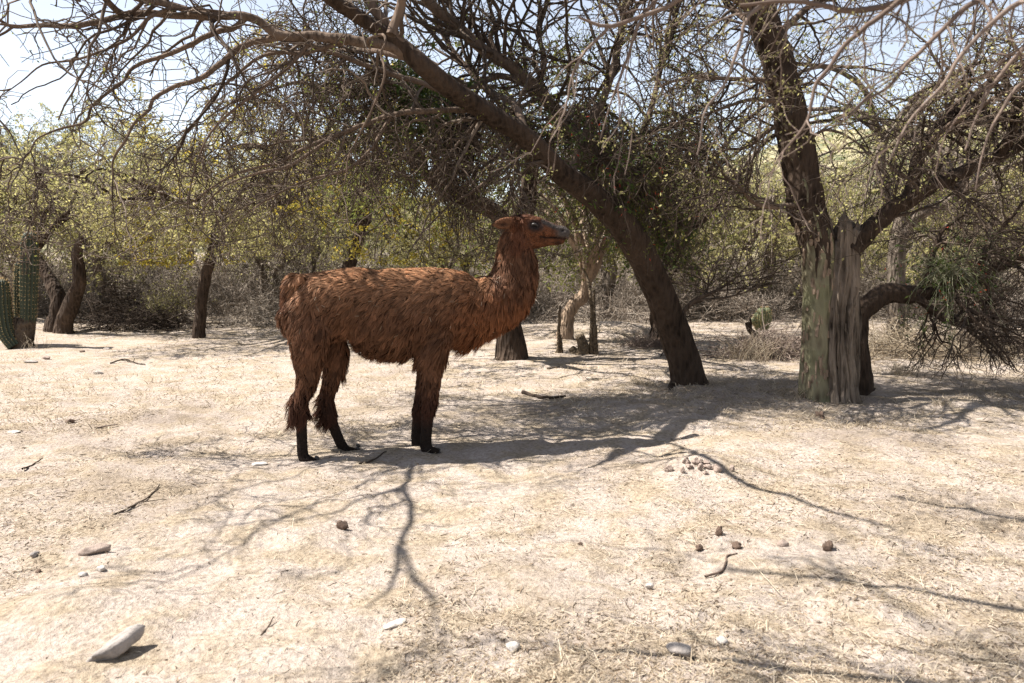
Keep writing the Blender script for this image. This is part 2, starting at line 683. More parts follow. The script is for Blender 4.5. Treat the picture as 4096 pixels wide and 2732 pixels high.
def bark_ridges(seed, amp=.10, k=9.0):
    def f(th, s, r):
        a = fbm(np.cos(th) * k * .35 + seed, np.sin(th) * k * .35 + s * 1.6, seed, 4)
        b = fbm(np.cos(th) * k + seed, np.sin(th) * k + s * 5, seed + 7, 2)
        return 1 + amp * (2.2 * a + 1.2 * b)
    return f


def thick(name, P, R, parent, rng, mat, S=20, amp=.10, seed=1, k=9.0):
    P = np.concatenate([P, P[:, -1:] + (P[:, -1:] - P[:, -2:-1]) * .15], 1)
    R = np.concatenate([R, R[:, -1:] * .05], 1)
    V, qd = tubes(P, R, S, rng, bark_ridges(seed, amp, k))
    return link(name, make_mesh(name, V, qd, None, mat), parent)


# ------------------------------------------------------------------ 1. the leaning tree over the llama
rng = np.random.default_rng(7)
root = G(2761, 1560)
lean = empty('leaning_tree', root)
OFF = np.array(root)


def hero_limb(name, pts, parent, n, rng, mat, S, amp=.05, seed=1, jit=.25):
    P, R = limb_arr(pts, n)
    P = jitter(P, R, rng, jit)
    o = thick(name, P - OFF, R, parent, rng, mat, S, amp, seed)
    return P, R


TR = [(2775, 1585, 8.2, .235), (2765, 1545, 8.2, .185), (2740, 1450, 8.18, .165), (2705, 1340, 8.12, .15), (2630, 1150, 8.05, .142), (2535, 958, 7.9, .138),
      (2404, 810, 7.75, .118), (2247, 688, 7.6, .094), (2090, 540, 7.45, .083), (1934, 444, 7.3, .077),
      (1794, 348, 7.15, .072), (1681, 253, 7.05, .068), (1600, 180, 7.0, .056), (1440, 70, 6.8, .048), (1330, 0, 6.6, .042), (1180, -110, 6.3, .028), (1000, -200, 6.0, .016), (850, -260, 5.9, .006)]
TR = [(px, py, Y - np.interp(px, [0, 700, 1681, 2090, 2404, 2630, 2700], [.45, .65, 1.15, .75, .40, .15, 0]), r) for px, py, Y, r in TR]
P, R = limb_arr(TR, 70)
thick('trunk', jitter(P, R, rng, .06) - OFF, R, lean, rng, M_BARK, 28, .13, 3, 11)
limbsP = [(P[:, 30:], R[:, 30:])]
HL = {
    'A': [(1660, 235, 7.05, .06), (1568, 187, 6.95, .056), (1428, 165, 6.85, .054), (1263, 144, 6.75, .052), (1124, 148, 6.65, .048), (1063, 105, 6.6, .046),
          (984, 65, 6.5, .044), (871, 65, 6.4, .040), (784, 52, 6.3, .036), (697, 22, 6.2, .033), (566, -5, 6.1, .03), (400, -60, 5.9, .024), (200, -100, 5.6, .016)],
    'A2': [(880, 70, 6.4, .03), (740, 62, 6.3, .028), (610, 55, 6.2, .027), (514, 61, 6.15, .025), (409, 83, 6.1, .023), (287, 105, 6.05, .021), (174, 100, 6.0, .018), (52, 105, 5.9, .014), (-10, 75, 5.8, .011), (-120, 40, 5.7, .007)],
    'A2b': [(60, 104, 5.9, .010), (0, 140, 5.85, .009), (-90, 165, 5.8, .006)],
    'A3': [(985, 70, 6.5, .026), (940, 110, 6.48, .025), (858, 131, 6.45, .024), (758, 183, 6.4, .021), (671, 218, 6.35, .018), (592, 244, 6.3, .016), (523, 279, 6.25, .0145), (488, 331, 6.2, .0135),
           (427, 375, 6.15, .012), (366, 427, 6.1, .011), (340, 488, 6.05, .010), (244, 514, 6.0, .009), (148, 557, 5.95, .007), (105, 627, 5.9, .005), (20, 680, 5.9, .0035)],
    'A4': [(1130, 150, 6.66, .034), (1028, 166, 6.62, .032), (949, 200, 6.58, .029), (871, 261, 6.53, .025), (784, 322, 6.5, .022), (697, 348, 6.45, .019), (610, 400, 6.4, .016), (601, 436, 6.4, .015),
           (540, 488, 6.35, .013), (505, 557, 6.3, .011), (453, 636, 6.3, .009), (453, 697, 6.3, .007), (470, 790, 6.3, .005)],
    'A5': [(1428, 165, 6.85, .022), (1306, 187, 6.8, .02), (1220, 213, 6.75, .018), (1115, 209, 6.7, .016), (1028, 235, 6.65, .014), (949, 296, 6.6, .012), (889, 348, 6.55, .011), (836, 409, 6.5, .010), (784, 488, 6.5, .009), (723, 557, 6.45, .007), (640, 620, 6.4, .004)],
    'A6': [(1480, 190, 6.85, .014), (1472, 156, 6.7, .013), (1533, 139, 6.6, .013), (1541, 174, 6.55, .012), (1524, 218, 6.55, .011), (1541, 287, 6.5, .010), (1515, 375, 6.5, .0095), (1463, 488, 6.5, .008), (1394, 627, 6.5, .007), (1385, 697, 6.5, .006), (1359, 801, 6.5, .004)],
    'A7': [(1263, 144, 6.75, .02), (1180, 240, 6.65, .017), (1080, 330, 6.6, .014), (960, 420, 6.5, .012), (850, 520, 6.45, .010), (790, 640, 6.4, .008), (760, 760, 6.4, .006), (740, 880, 6.4, .004)],
    'A8': [(697, 25, 6.2, .02), (600, 70, 6.1, .016), (520, 150, 6.0, .013), (420, 200, 5.9, .011), (300, 240, 5.8, .009), (170, 260, 5.7, .007), (80, 330, 5.6, .005), (-20, 400, 5.6, .004)],
    'C': [(1650, 225, 7.02, .064), (1560, 110, 6.95, .056), (1470, 0, 6.9, .052), (1400, -120, 6.9, .045), (1330, -300, 6.9, .032)],
    'D': [(2500, 880, 7.88, .10), (2470, 790, 8.05, .098), (2420, 700, 8.12, .095), (2330, 560, 8.12, .09), (2230, 452, 8.1, .086), (2134, 345, 8.0, .08), (2000, 240, 7.9, .072), (1870, 150, 7.8, .066),
          (1711, 0, 7.6, .06), (1600, -150, 7.5, .05), (1450, -350, 7.3, .035)],
    'D2': [(2180, 390, 8.05, .05), (2090, 325, 7.95, .045), (1990, 302, 7.9, .038), (1910, 342, 7.85, .03), (1850, 330, 7.8, .024), (1740, 280, 7.7, .016), (1640, 300, 7.6, .009)],
    'D3': [(2000, 240, 7.9, .03), (1960, 150, 7.95, .026), (2000, 60, 8.0, .022), (1950, -40, 8.0, .018), (1960, -200, 8.0, .01)],
    'D4': [(2134, 345, 8.0, .03), (2180, 250, 8.1, .027), (2150, 120, 8.2, .024), (2190, 0, 8.2, .02), (2160, -200, 8.3, .012)],
    'E': [(1950, 455, 7.3, .036), (1870, 440, 7.22, .034), (1790, 437, 7.15, .031), (1687, 447, 7.05, .028), (1568, 462, 6.95, .025), (1479, 490, 6.9, .022), (1306, 557, 6.8, .019), (1202, 601, 6.75, .017), (1123, 649, 6.7, .0145),
          (1045, 666, 6.6, .013), (940, 697, 6.55, .011), (836, 757, 6.5, .009), (766, 810, 6.45, .007), (700, 815, 6.4, .005)],
    'E2': [(1330, 550, 6.8, .017), (1220, 625, 6.65, .015), (1132, 671, 6.55, .013), (1045, 688, 6.5, .011), (941, 723, 6.45, .010), (871, 766, 6.4, .008), (800, 850, 6.4, .005)],
    'E3': [(1400, 520, 6.85, .016), (1237, 557, 6.85, .014), (1132, 566, 6.85, .012), (1063, 584, 6.85, .010), (984, 575, 6.85, .008), (880, 600, 6.8, .005)],
    'E4': [(1560, 470, 6.95, .018), (1480, 600, 6.8, .015), (1380, 680, 6.7, .013), (1230, 720, 6.6, .011), (1100, 780, 6.5, .009), (980, 860, 6.45, .006), (930, 930, 6.4, .004)],
    'F': [(1905, 345, 7.85, .03), (1725, 360, 7.75, .03), (1600, 372, 7.7, .029), (1411, 383, 7.6, .026), (1306, 357, 7.55, .023), (1200, 331, 7.5, .019), (1115, 350, 7.45, .014), (1028, 383, 7.4, .009), (920, 400, 7.4, .005)],
    'Gup': [(2280, 715, 7.65, .06), (2330, 560, 7.8, .055), (2420, 380, 8.0, .048), (2480, 150, 8.2, .042), (2520, -100, 8.4, .034), (2600, -350, 8.6, .02)],
    'Gback': [(2420, 820, 7.8, .05), (2520, 640, 8.3, .045), (2600, 450, 8.7, .04), (2650, 250, 9.0, .034), (2720, 0, 9.3, .025)],
    'Gback2': [(2100, 550, 7.45, .05), (2060, 420, 7.8, .044), (1980, 380, 8.3, .036), (1850, 250, 8.8, .03), (1750, 100, 9.2, .024), (1700, -100, 9.6, .014)],
    'Gside': [(2700, 1290, 8.15, .03), (2770, 1210, 8.2, .026), (2850, 1170, 8.25, .02), (2930, 1120, 8.3, .012), (3000, 1050, 8.4, .006)],
    'hangM': [(1934, 450, 7.3, .018), (1880, 520, 7.2, .015), (1780, 640, 7.1, .012), (1700, 760, 7.05, .009), (1660, 880, 7.0, .006)],
    'hangN': [(2090, 545, 7.45, .02), (2040, 640, 7.35, .017), (1900, 760, 7.2, .013), (1800, 820, 7.15, .010), (1690, 930, 7.1, .006)],
}
SHIFT = {'D': .1, 'D2': .1, 'D3': .1, 'D4': .1, 'F': .2, 'Gup': .5, 'Gback': .3, 'Gback2': .8, 'Gside': 0.0}


def nearer(pts, f):
    out = []
    for px, py, Y, r in pts:
        d = f * np.interp(px, [0, 700, 1681, 2090, 2404, 2630, 2700], [.45, .65, 1.15, .75, .40, .15, 0])
        out.append((px, py, Y - d, r * (Y - d) / Y * (.78 if r > .03 else .92)))
    return out


for kx, (nm, pts) in enumerate(HL.items()):
    pts = nearer(pts, SHIFT.get(nm, 1.0 if nm[0] in 'AC' or nm.startswith('Gfront') else .75))
    P, R = hero_limb('limb', pts, lean, max(16, len(pts) * 4), rng, M_BARK_SMOOTH, 10, .05, kx + 2, .22)
    limbsP.append((P, R))


def pool(parts, n):
    """parents resampled to one length"""
    PP, RR = [], []
    for P, R in parts:
        for m in range(len(P)):
            u = np.linspace(0, P.shape[1] - 1, n)
            i = np.minimum(u.astype(int), P.shape[1] - 2)
            f = u - i
            PP.append(P[m, i] * (1 - f[:, None]) + P[m, i + 1] * f[:, None])
            RR.append(R[m, i] * (1 - f) + R[m, i + 1] * f)
    return np.array(PP), np.array(RR)


# limbs that reach forward over the clearing, above the picture; their shadows lie on the straw before the llama
CT = 1 / math.tan(SUN_EL)


def over(px, py, z, r):
    g = gnd(px, py)
    return np.array((g[0] + math.sin(SUN_AZ) * CT * z, g[1] + math.cos(SUN_AZ) * CT * z, z, r))


for kx, rows in enumerate((
        [(1660, 1800, 2.95, .034), (1645, 1880, 3.0, .032), (1625, 1960, 3.02, .030), (1642, 2030, 3.05, .028), (1615, 2120, 3.08, .026), (1590, 2230, 3.1, .024), (1560, 2330, 3.1, .018), (1480, 2460, 3.1, .010)],
        [(1605, 2190, 3.1, .022), (1660, 2300, 3.12, .019), (1720, 2380, 3.15, .016), (1750, 2480, 3.2, .010), (1800, 2620, 3.25, .006)],
        [(1560, 1865, 2.95, .013), (1400, 1950, 2.9, .012), (1240, 2030, 2.85, .011), (1060, 2130, 2.85, .010), (900, 2230, 2.85, .009), (760, 2300, 2.85, .007), (600, 2390, 2.8, .004)],
        [(1300, 1860, 2.8, .012), (1150, 1910, 2.75, .011), (1000, 1960, 2.7, .010), (880, 2000, 2.7, .008), (740, 2060, 2.7, .004)],
        [(2650, 1830, 2.8, .045), (2760, 1830, 3.0, .038), (2870, 1890, 3.2, .034), (2990, 1950, 3.3, .030), (3150, 1990, 3.4, .024), (3350, 2060, 3.5, .018), (3600, 2130, 3.6, .010)],
        [(2690, 1640, 2.6, .03), (2560, 1690, 2.7, .027), (2400, 1715, 2.8, .024), (2250, 1750, 2.9, .020), (2100, 1790, 3.0, .014), (1950, 1815, 3.0, .008)],
        [(2400, 1715, 2.8, .022), (2410, 1650, 2.8, .020), (2390, 1610, 2.85, .016), (2300, 1600, 2.9, .010)],
        [(2640, 1760, 2.75, .03), (2500, 1740, 2.85, .025), (2400, 1700, 2.95, .02), (2230, 1640, 3.1, .014), (2100, 1630, 3.2, .008)])):
    w = spline(np.array([over(*r) for r in rows]), 30)
    P, R = w[None, :, :3], w[None, :, 3] * (.62 if kx < 4 else .8)
    P = jitter(P, R, rng, .5)
    thick('limb', P - OFF, R, lean, rng, M_BARK_SMOOTH, 8, .05, kx + 90)
    limbsP.append((P, R))


def to_px(p):
    d = p - np.array((0, 0, CAM_H))
    fw = d[..., 1] * CP - d[..., 2] * SP
    up_ = d[..., 1] * SP + d[..., 2] * CP
    fw = np.maximum(fw, .05)
    return CXP + FPX * d[..., 0] / fw, CYP - FPX * up_ / fw


def shade_at(p, z):
    t = p[..., 2] - z
    return p[..., 0] - math.sin(SUN_AZ) * CT * t, p[..., 1] - math.cos(SUN_AZ) * CT * t


def thin(par, rng, gap=.45, sunny=.25):
    """the crown is bare and open where the sky and the sun come through"""
    P, R = par
    m = P[:, P.shape[1] // 2]
    px, py = to_px(m)
    k = np.ones(len(m))
    k = np.where((px < 750) & (py < 620) & (py > 60), gap, k)
    k = np.where((px > 1560) & (px < 2750) & (py < 450), gap * .8, k)
    sx, sy = shade_at(m, .8)
    k = np.where((sx > -2.1) & (sx < .9) & (sy > 4.7) & (sy < 6.1), np.minimum(k, sunny), k)
    gx_, gy_ = shade_at(m, 0)
    k = np.where((gy_ < 5.2) & (gx_ < 1.6), np.minimum(k, .35), k)
    keep = rng.random(len(m)) < k
    return P[keep], R[keep]


L0 = pool(limbsP, 40)
L1 = thin(grow(L0, 520, (.5, 1.6), 11, (30, 75), .22, .07, .60, .0055, rng, tmin=.12, zig=.24, rmax=.018, zmin=1.45), rng)
L2 = thin(grow(L1, 2500, (.35, .95), 9, (30, 80), .30, .06, .62, .0040, rng, zig=.32, rmax=.010, zmin=1.35), rng, .8, .6)
L3 = thin(grow(L2, 7400, (.16, .50), 5, (30, 85), .34, .05, .65, .0030, rng, zig=.38, rmax=.0055, zmin=1.25), rng, .9, .6)
# the upper crown, behind and above
U0 = pool([limbsP[1 + list(HL).index(k)] for k in ('D', 'D3', 'D4', 'F', 'Gup', 'Gback', 'Gback2')], 30)
U1 = grow(U0, 300, (.8, 2.0), 9, (30, 75), .2, -.05, .6, .006, rng, tmin=.35, zig=.22, rmax=.022, zmin=3.4, up=.5)
U1 = tuple(a[(U1[0][:, 4, 1] > 6.6) & (to_px(U1[0][:, 6])[1] < 0)] for a in U1)
U2 = grow(U1, 1700, (.4, 1.1), 6, (30, 80), .25, 0, .6, .0045, rng, zig=.3, rmax=.010, zmin=3.3)
U3 = grow(U2, 2200, (.2, .5), 4, (30, 80), .25, 0, .6, .0035, rng, zig=.3, rmax=.005, zmin=3.2)


def above(par):
    k = (to_px(par[0])[1] < -25).all(1)
    return par[0][k], par[1][k]


U2, U3 = above(U2), above(U3)
acc = Acc()
for lv, S in ((L1, 5), (L2, 4), (L3, 3), (U1, 4), (U2, 3), (U3, 3)):
    V, qd = tubes(lv[0] - OFF, lv[1], S, rng)
    acc.add(V, qd, a=rep_tint(lv, S, rng, .5, .2))
link('twigs', acc.mesh('leaning_tree_twigs', M_TWIG), lean, kind='stuff')


def leafmask(p):
    return np.where(p[:, 0] < -1.5, .35, 1.0) * np.where(p[:, 2] < 2.2, .55, 1.0)


V, qd, tn = leaves(L3, 20000, (.014, .032), rng, aspect=.2, mask=leafmask)
link('foliage', make_mesh('leaning_tree_leaves', V - OFF, qd, None, M_LEAF, {'tint': tn}), lean, kind='stuff')
# bark scar and root knuckles at the foot
for k, (px, py, r) in enumerate(((2690, 1565, .05), (2800, 1575, .06), (2745, 1590, .055))):
    b = G(px, py + 22)
    path = np.array([at(2745 + (px - 2745) * .4, 1500, 8.15), at(px, py - 14, 8.1), b + np.array(((px - 2745) * .002, -.10, -.03))])
    w = spline(np.concatenate([path, [[r * 1.5], [r], [r * .4]]], 1), 10)
    thick('surface_root', w[None, :, :3] - OFF, w[None, :, 3], lean, rng, M_BARK, 10, .1, 20 + k)
tag(lean, 'dark leaning tree whose long bare limbs arch over the llama', 'tree')

# ------------------------------------------------------------------ 2. the split tree with the dead hollow trunk
rng = np.random.default_rng(21)
rootR = G(3310, 1607)
OFF = np.array(rootR)
split = empty('split_tree', rootR)
ST = [(3262, 1625, 7.4, .17), (3262, 1590, 7.4, .142), (3265, 1400, 7.4, .122), (3272, 1200, 7.42, .128), (3272, 1000, 7.45, .148), (3232, 850, 7.48, .158), (3212, 700, 7.48, .152),
      (3185, 560, 7.46, .145), (3150, 400, 7.42, .138), (3110, 250, 7.38, .132), (3060, 90, 7.3, .125), (3020, -60, 7.25, .11), (2970, -260, 7.2, .085), (2930, -500, 7.2, .05)]
P, R = limb_arr(ST, 80)
P = jitter(P, R, rng, .05)
thick('trunk', P[:, 17:] - OFF, R[:, 17:], split, rng, M_BARK, 30, .17, 31, 10)
thick('pale_trunk_base', P[:, :36] - OFF, R[:, :36] * np.interp(np.arange(36), [0, 20, 35], [1.02, 1.03, .88])[None, :], split, rng, M_GREENBARK, 36, .17, 55, 9)['label'] = 'pale greenish lower trunk where the bark has fallen'
limbsR = [(P[:, 40:], R[:, 40:])]


def flutes(seed, amp):
    def f(th, s, r):
        c, sn = np.cos(th), np.sin(th)
        a = fbm(c * 1.6 + seed + s * .8, sn * 1.6 + s * 1.1, seed, 3)
        b = fbm(c * 5.0 + seed, sn * 5.0 + s * 1.2, seed + 3, 3)
        return 1 + amp * (2.0 * a + 2.0 * b)
    return f


for k, (pts) in enumerate((
        [(3338, 1625, 7.30, .075), (3336, 1560, 7.30, .058), (3326, 1300, 7.34, .045), (3338, 1050, 7.38, .05), (3343, 985, 7.42, .046), (3347, 955, 7.42, .028), (3345, 930, 7.42, .006)],
        [(3378, 1628, 7.27, .07), (3374, 1560, 7.28, .055), (3366, 1300, 7.33, .038), (3378, 1050, 7.36, .052), (3380, 920, 7.38, .05), (3381, 880, 7.4, .035), (3385, 848, 7.4, .008)],
        [(3424, 1625, 7.30, .072), (3414, 1560, 7.30, .052), (3404, 1350, 7.34, .04), (3420, 1100, 7.36, .048), (3422, 960, 7.38, .052), (3424, 920, 7.4, .042), (3430, 885, 7.4, .006)],
        [(3398, 1620, 7.33, .05), (3392, 1500, 7.33, .04), (3388, 1300, 7.36, .034), (3400, 1100, 7.38, .04), (3402, 1000, 7.4, .03), (3404, 960, 7.4, .006)],
        [(3385, 1625, 7.50, .13), (3380, 1500, 7.50, .11), (3378, 1250, 7.52, .10), (3382, 1000, 7.54, .11), (3385, 910, 7.54, .09), (3385, 870, 7.54, .01)],
        [(3308, 1600, 7.48, .07), (3302, 1300, 7.48, .06), (3312, 1000, 7.5, .07), (3320, 900, 7.5, .05), (3322, 850, 7.5, .01)])):
    P, R = limb_arr(pts, 60)
    P = P + np.cumsum(rng.normal(size=P.shape), 1) * np.array((.0034, .003, 0))
    P = np.concatenate([P, P[:, -1:] + (P[:, -1:] - P[:, -2:-1]) * .2], 1)
    R = np.concatenate([R, R[:, -1:] * .05], 1)
    V, qd = tubes(P - OFF, R, 36, rng, flutes(40 + k * 9, .46))
    link('dead_trunk_column', make_mesh('dead_trunk_column', V, qd, None, M_DEAD), split)
# splinters standing on the dead wood, and curled bark plates on the living stem
for k in range(20):
    x = rng.uniform(3318, 3438)
    y0 = rng.uniform(1120, 1480)
    h = rng.uniform(50, 180)
    w = rng.uniform(.005, .013)
    Yf = 7.245 + .0012 * abs(x - 3375) + rng.uniform(-.012, .02)
    a = at(x, y0, Yf)
    b = at(x + rng.normal(0, 8), y0 + h, Yf - .005)
    t = np.linspace(0, 1, 6)[:, None]
    c = a * (1 - t) + b * t + rng.normal(size=(6, 3)) * .004
    wv = (w * np.sin(math.pi * (.12 + .85 * t[:, 0])) ** .7)[:, None]
    sx = np.array((1.0, 0, 0))
    f, bk = np.array((0, -.012, 0)), np.array((0, .012, 0))
    V = np.stack([c - sx * wv, c + f, c + sx * wv, c + bk], 1) - OFF
    i = np.arange(24).reshape(6, 4)
    qd = np.stack([i[:-1], np.roll(i[:-1], -1, 1), np.roll(i[1:], -1, 1), i[1:]], -1).reshape(-1, 4)
    link('splinter', make_mesh('splinter', V.reshape(-1, 3), qd, None, M_DEAD, flat=True), split)
for k in range(76):
    y = rng.uniform(900, 1590)
    w = np.array([np.append(at(p[0], p[1], p[2]), p[3]) for p in ST])
    ys = np.array([p[1] for p in ST])[::-1]
    j = np.interp(y, ys, np.arange(len(ST))[::-1])
    i0 = int(min(j, len(ST) - 2))
    cc = w[i0] * (1 - (j - i0)) + w[i0 + 1] * (j - i0)
    th = rng.uniform(-1.5, .9)
    out = np.array((math.sin(th), -math.cos(th), 0))
    tan = np.array((math.cos(th), math.sin(th), 0))
    hh = rng.uniform(.03, .10)
    ww = rng.uniform(.008, .020)
    curl = rng.uniform(-.2, .5)
    rows = []
    for u in np.linspace(-1, 1, 4):
        for v in (-1, 0, 1):
            rows.append(cc[:3] + out * (cc[3] * 1.02 + .004 + .012 * curl * (u + 1) + .004 * (1 - abs(v))) + tan * ww * v * (1 - .3 * abs(u)) + np.array((0, 0, -hh * u * .6)))
    V = np.array(rows) + rng.normal(size=(12, 3)) * .002
    V = np.concatenate([V, V - out * .007]) - OFF
    i = np.arange(12).reshape(4, 3)
    qf = np.stack([i[:-1, :-1], i[:-1, 1:], i[1:, 1:], i[1:, :-1]], -1).reshape(-1, 4)
    ring = [0, 1, 2, 5, 8, 11, 10, 9, 6, 3]
    qs = [[ring[a], ring[(a + 1) % 10], ring[(a + 1) % 10] + 12, ring[a] + 12] for a in range(10)]
    link('bark_plate', make_mesh('bark_plate', V, np.concatenate([qf, qf[:, ::-1] + 12, qs]), None, M_PEEL, flat=True), split)
RL = {
    'right': [(3400, 1010, 7.42, .10), (3440, 955, 7.42, .09), (3530, 870, 7.42, .084), (3640, 790, 7.42, .076), (3760, 730, 7.42, .07), (3900, 665, 7.42, .062), (4020, 610, 7.42, .056), (4160, 560, 7.42, .048), (4400, 480, 7.4, .03)],
    'fork': [(3630, 800, 7.42, .06), (3660, 700, 7.46, .058), (3690, 600, 7.5, .055), (3760, 500, 7.55, .052), (3900, 390, 7.6, .048), (4030, 290, 7.65, .042), (4180, 210, 7.7, .034), (4400, 60, 7.8, .02)],
    'fork2': [(4000, 615, 7.42, .05), (4050, 530, 7.3, .046), (4065, 430, 7.2, .04), (4140, 330, 7.1, .032), (4200, 150, 7.0, .02)],
    'fork3': [(3700, 590, 7.5, .03), (3800, 500, 7.3, .026), (3900, 440, 7.2, .022), (4000, 380, 7.1, .016), (4150, 330, 7.0, .01)],
    'l1': [(3120, 330, 7.4, .024), (3053, 322, 7.3, .022), (2934, 316, 7.2, .019), (2815, 310, 7.1, .016), (2732, 316, 7.05, .012), (2640, 345, 7.0, .007)],
    'l2': [(3150, 410, 7.4, .022), (3083, 405, 7.3, .019), (2994, 399, 7.2, .016), (2904, 429, 7.15, .013), (2785, 470, 7.1, .010), (2680, 495, 7.05, .006)],
    'l3': [(3210, 815, 7.45, .026), (3160, 822, 7.35, .024), (3083, 828, 7.3, .022), (3006, 804, 7.25, .019), (2964, 750, 7.2, .017), (2904, 709, 7.2, .015), (2875, 661, 7.15, .013), (2815, 578, 7.1, .010), (2732, 500, 7.1, .007), (2680, 440, 7.1, .004)],
    'l4': [(3170, 480, 7.4, .022), (3080, 520, 7.5, .019), (2990, 590, 7.6, .015), (2900, 600, 7.7, .011), (2800, 660, 7.8, .007)],
    'r1': [(3120, 250, 7.4, .02), (3210, 258, 7.4, .017), (3321, 265, 7.4, .014), (3440, 268, 7.4, .011), (3530, 285, 7.4, .008), (3640, 300, 7.4, .004)],
    'r2': [(3090, 160, 7.35, .035), (3200, 60, 7.5, .03), (3330, -40, 7.7, .024), (3500, -150, 7.9, .016)],
    'u1': [(3060, 80, 7.3, .05), (2960, 0, 7.2, .045), (2830, -90, 7.0, .038), (2650, -230, 6.7, .028), (2400, -400, 6.3, .016)],
    'u2': [(3040, 0, 7.28, .05), (3130, -150, 7.0, .042), (3250, -350, 6.6, .03), (3400, -600, 6.2, .018)],
    'u3': [(3100, 200, 7.38, .04), (3000, 90, 7.9, .034), (2900, 0, 8.4, .028), (2800, -150, 8.9, .018)],
    'm1': [(3225, 560, 7.46, .016), (3300, 520, 7.3, .013), (3380, 540, 7.2, .010), (3460, 600, 7.1, .007), (3500, 680, 7.1, .004)],
}
for kx, (nm, pts) in enumerate(RL.items()):
    P, R = hero_limb('limb', pts, split, max(16, len(pts) * 4), rng, M_BARK if nm in ('right', 'fork', 'fork2') else M_BARK_SMOOTH, 12, .08, kx + 60, .2)
    limbsR.append((P, R))
L0 = pool(limbsR, 40)
L1 = grow(L0, 230, (.5, 1.5), 10, (30, 80), .20, .03, .60, .005, rng, tmin=.15, zig=.22, rmax=.016, zmin=1.5)
L2 = grow(L1, 1150, (.35, .95), 8, (30, 80), .26, .04, .62, .0036, rng, zig=.30, rmax=.008, zmin=1.3)
L3 = grow(L2, 2600, (.18, .50), 5, (30, 85), .30, .04, .65, .0026, rng, zig=.35, rmax=.005, zmin=1.2)
acc = Acc()
for lv, S in ((L1, 5), (L2, 4), (L3, 3)):
    V, qd = tubes(lv[0] - OFF, lv[1], S, rng)
    acc.add(V, qd, a=rep_tint(lv, S, rng, .38, .2))
link('twigs', acc.mesh('split_tree_twigs', M_TWIG), split, kind='stuff')
V, qd, tn = leaves(L3, 3500, (.02, .04), rng)
link('foliage', make_mesh('split_tree_leaves', V - OFF, qd, None, M_LEAF_PALE, {'tint': tn}), split, kind='stuff')
tag(split, 'tree with split hollow dead trunk, peeling pale bark and one upright stem', 'tree')

# the low tree that bends out from behind it
rng = np.random.default_rng(23)
rootK = G(3445, 1560)
OFF = np.array(rootK)
low = empty('bent_tree', rootK)
P, R = limb_arr([(3448, 1575, 7.75, .13), (3442, 1500, 7.75, .105), (3432, 1380, 7.8, .10), (3432, 1290, 7.85, .10), (3462, 1225, 7.9, .102), (3530, 1180, 7.95, .10), (3620, 1172, 8.0, .09), (3700, 1172, 8.05, .08),
                 (3800, 1130, 8.1, .07), (3950, 1080, 8.2, .06), (4110, 1020, 8.3, .052), (4300, 930, 8.4, .035)], 60)
thick('trunk', jitter(P, R, rng, .12) - OFF, R, low, rng, M_BARK, 24, .16, 71, 10)
lp = [(P[:, 30:], R[:, 30:])]
for kx, pts in enumerate((
        [(3640, 1180, 8.0, .05), (3700, 1215, 7.9, .04), (3790, 1280, 7.85, .034), (3870, 1285, 7.85, .028), (3960, 1270, 7.85, .02), (4060, 1280, 7.9, .01)],
        [(3700, 1172, 8.05, .03), (3720, 1060, 8.1, .027), (3760, 940, 8.2, .022), (3850, 860, 8.3, .016), (3950, 800, 8.4, .01)],
        [(3900, 1095, 8.15, .03), (3960, 990, 8.0, .025), (4020, 900, 7.9, .02), (4100, 800, 7.9, .012)],
        [(3800, 1130, 8.1, .026), (3830, 1200, 7.7, .021), (3900, 1280, 7.5, .015), (3960, 1350, 7.4, .008)])):
    P, R = hero_limb('limb', pts, low, 24, rng, M_BARK, 10, .1, kx + 80, .25)
    lp.append((P, R))
L0 = pool(lp, 30)
L1 = grow(L0, 70, (.5, 1.3), 8, (30, 85), .22, .08, .6, .005, rng, zig=.25, rmax=.015, zmin=.3)
L2 = grow(L1, 520, (.3, .7), 6, (30, 80), .28, .06, .62, .0036, rng, zig=.3, rmax=.008, zmin=.25)
L3 = grow(L2, 2200, (.14, .4), 5, (30, 85), .3, .05, .65, .0026, rng, zig=.35, rmax=.005, zmin=.2)
acc = Acc()
for lv, S in ((L1, 5), (L2, 4), (L3, 3)):
    V, qd = tubes(lv[0] - OFF, lv[1], S, rng)
    acc.add(V, qd, a=rep_tint(lv, S, rng, .35, .2))
link('twigs', acc.mesh('bent_tree_twigs', M_TWIG), low, kind='stuff')
tag(low, 'dark tree bending low to the side from behind the hollow trunk', 'tree')


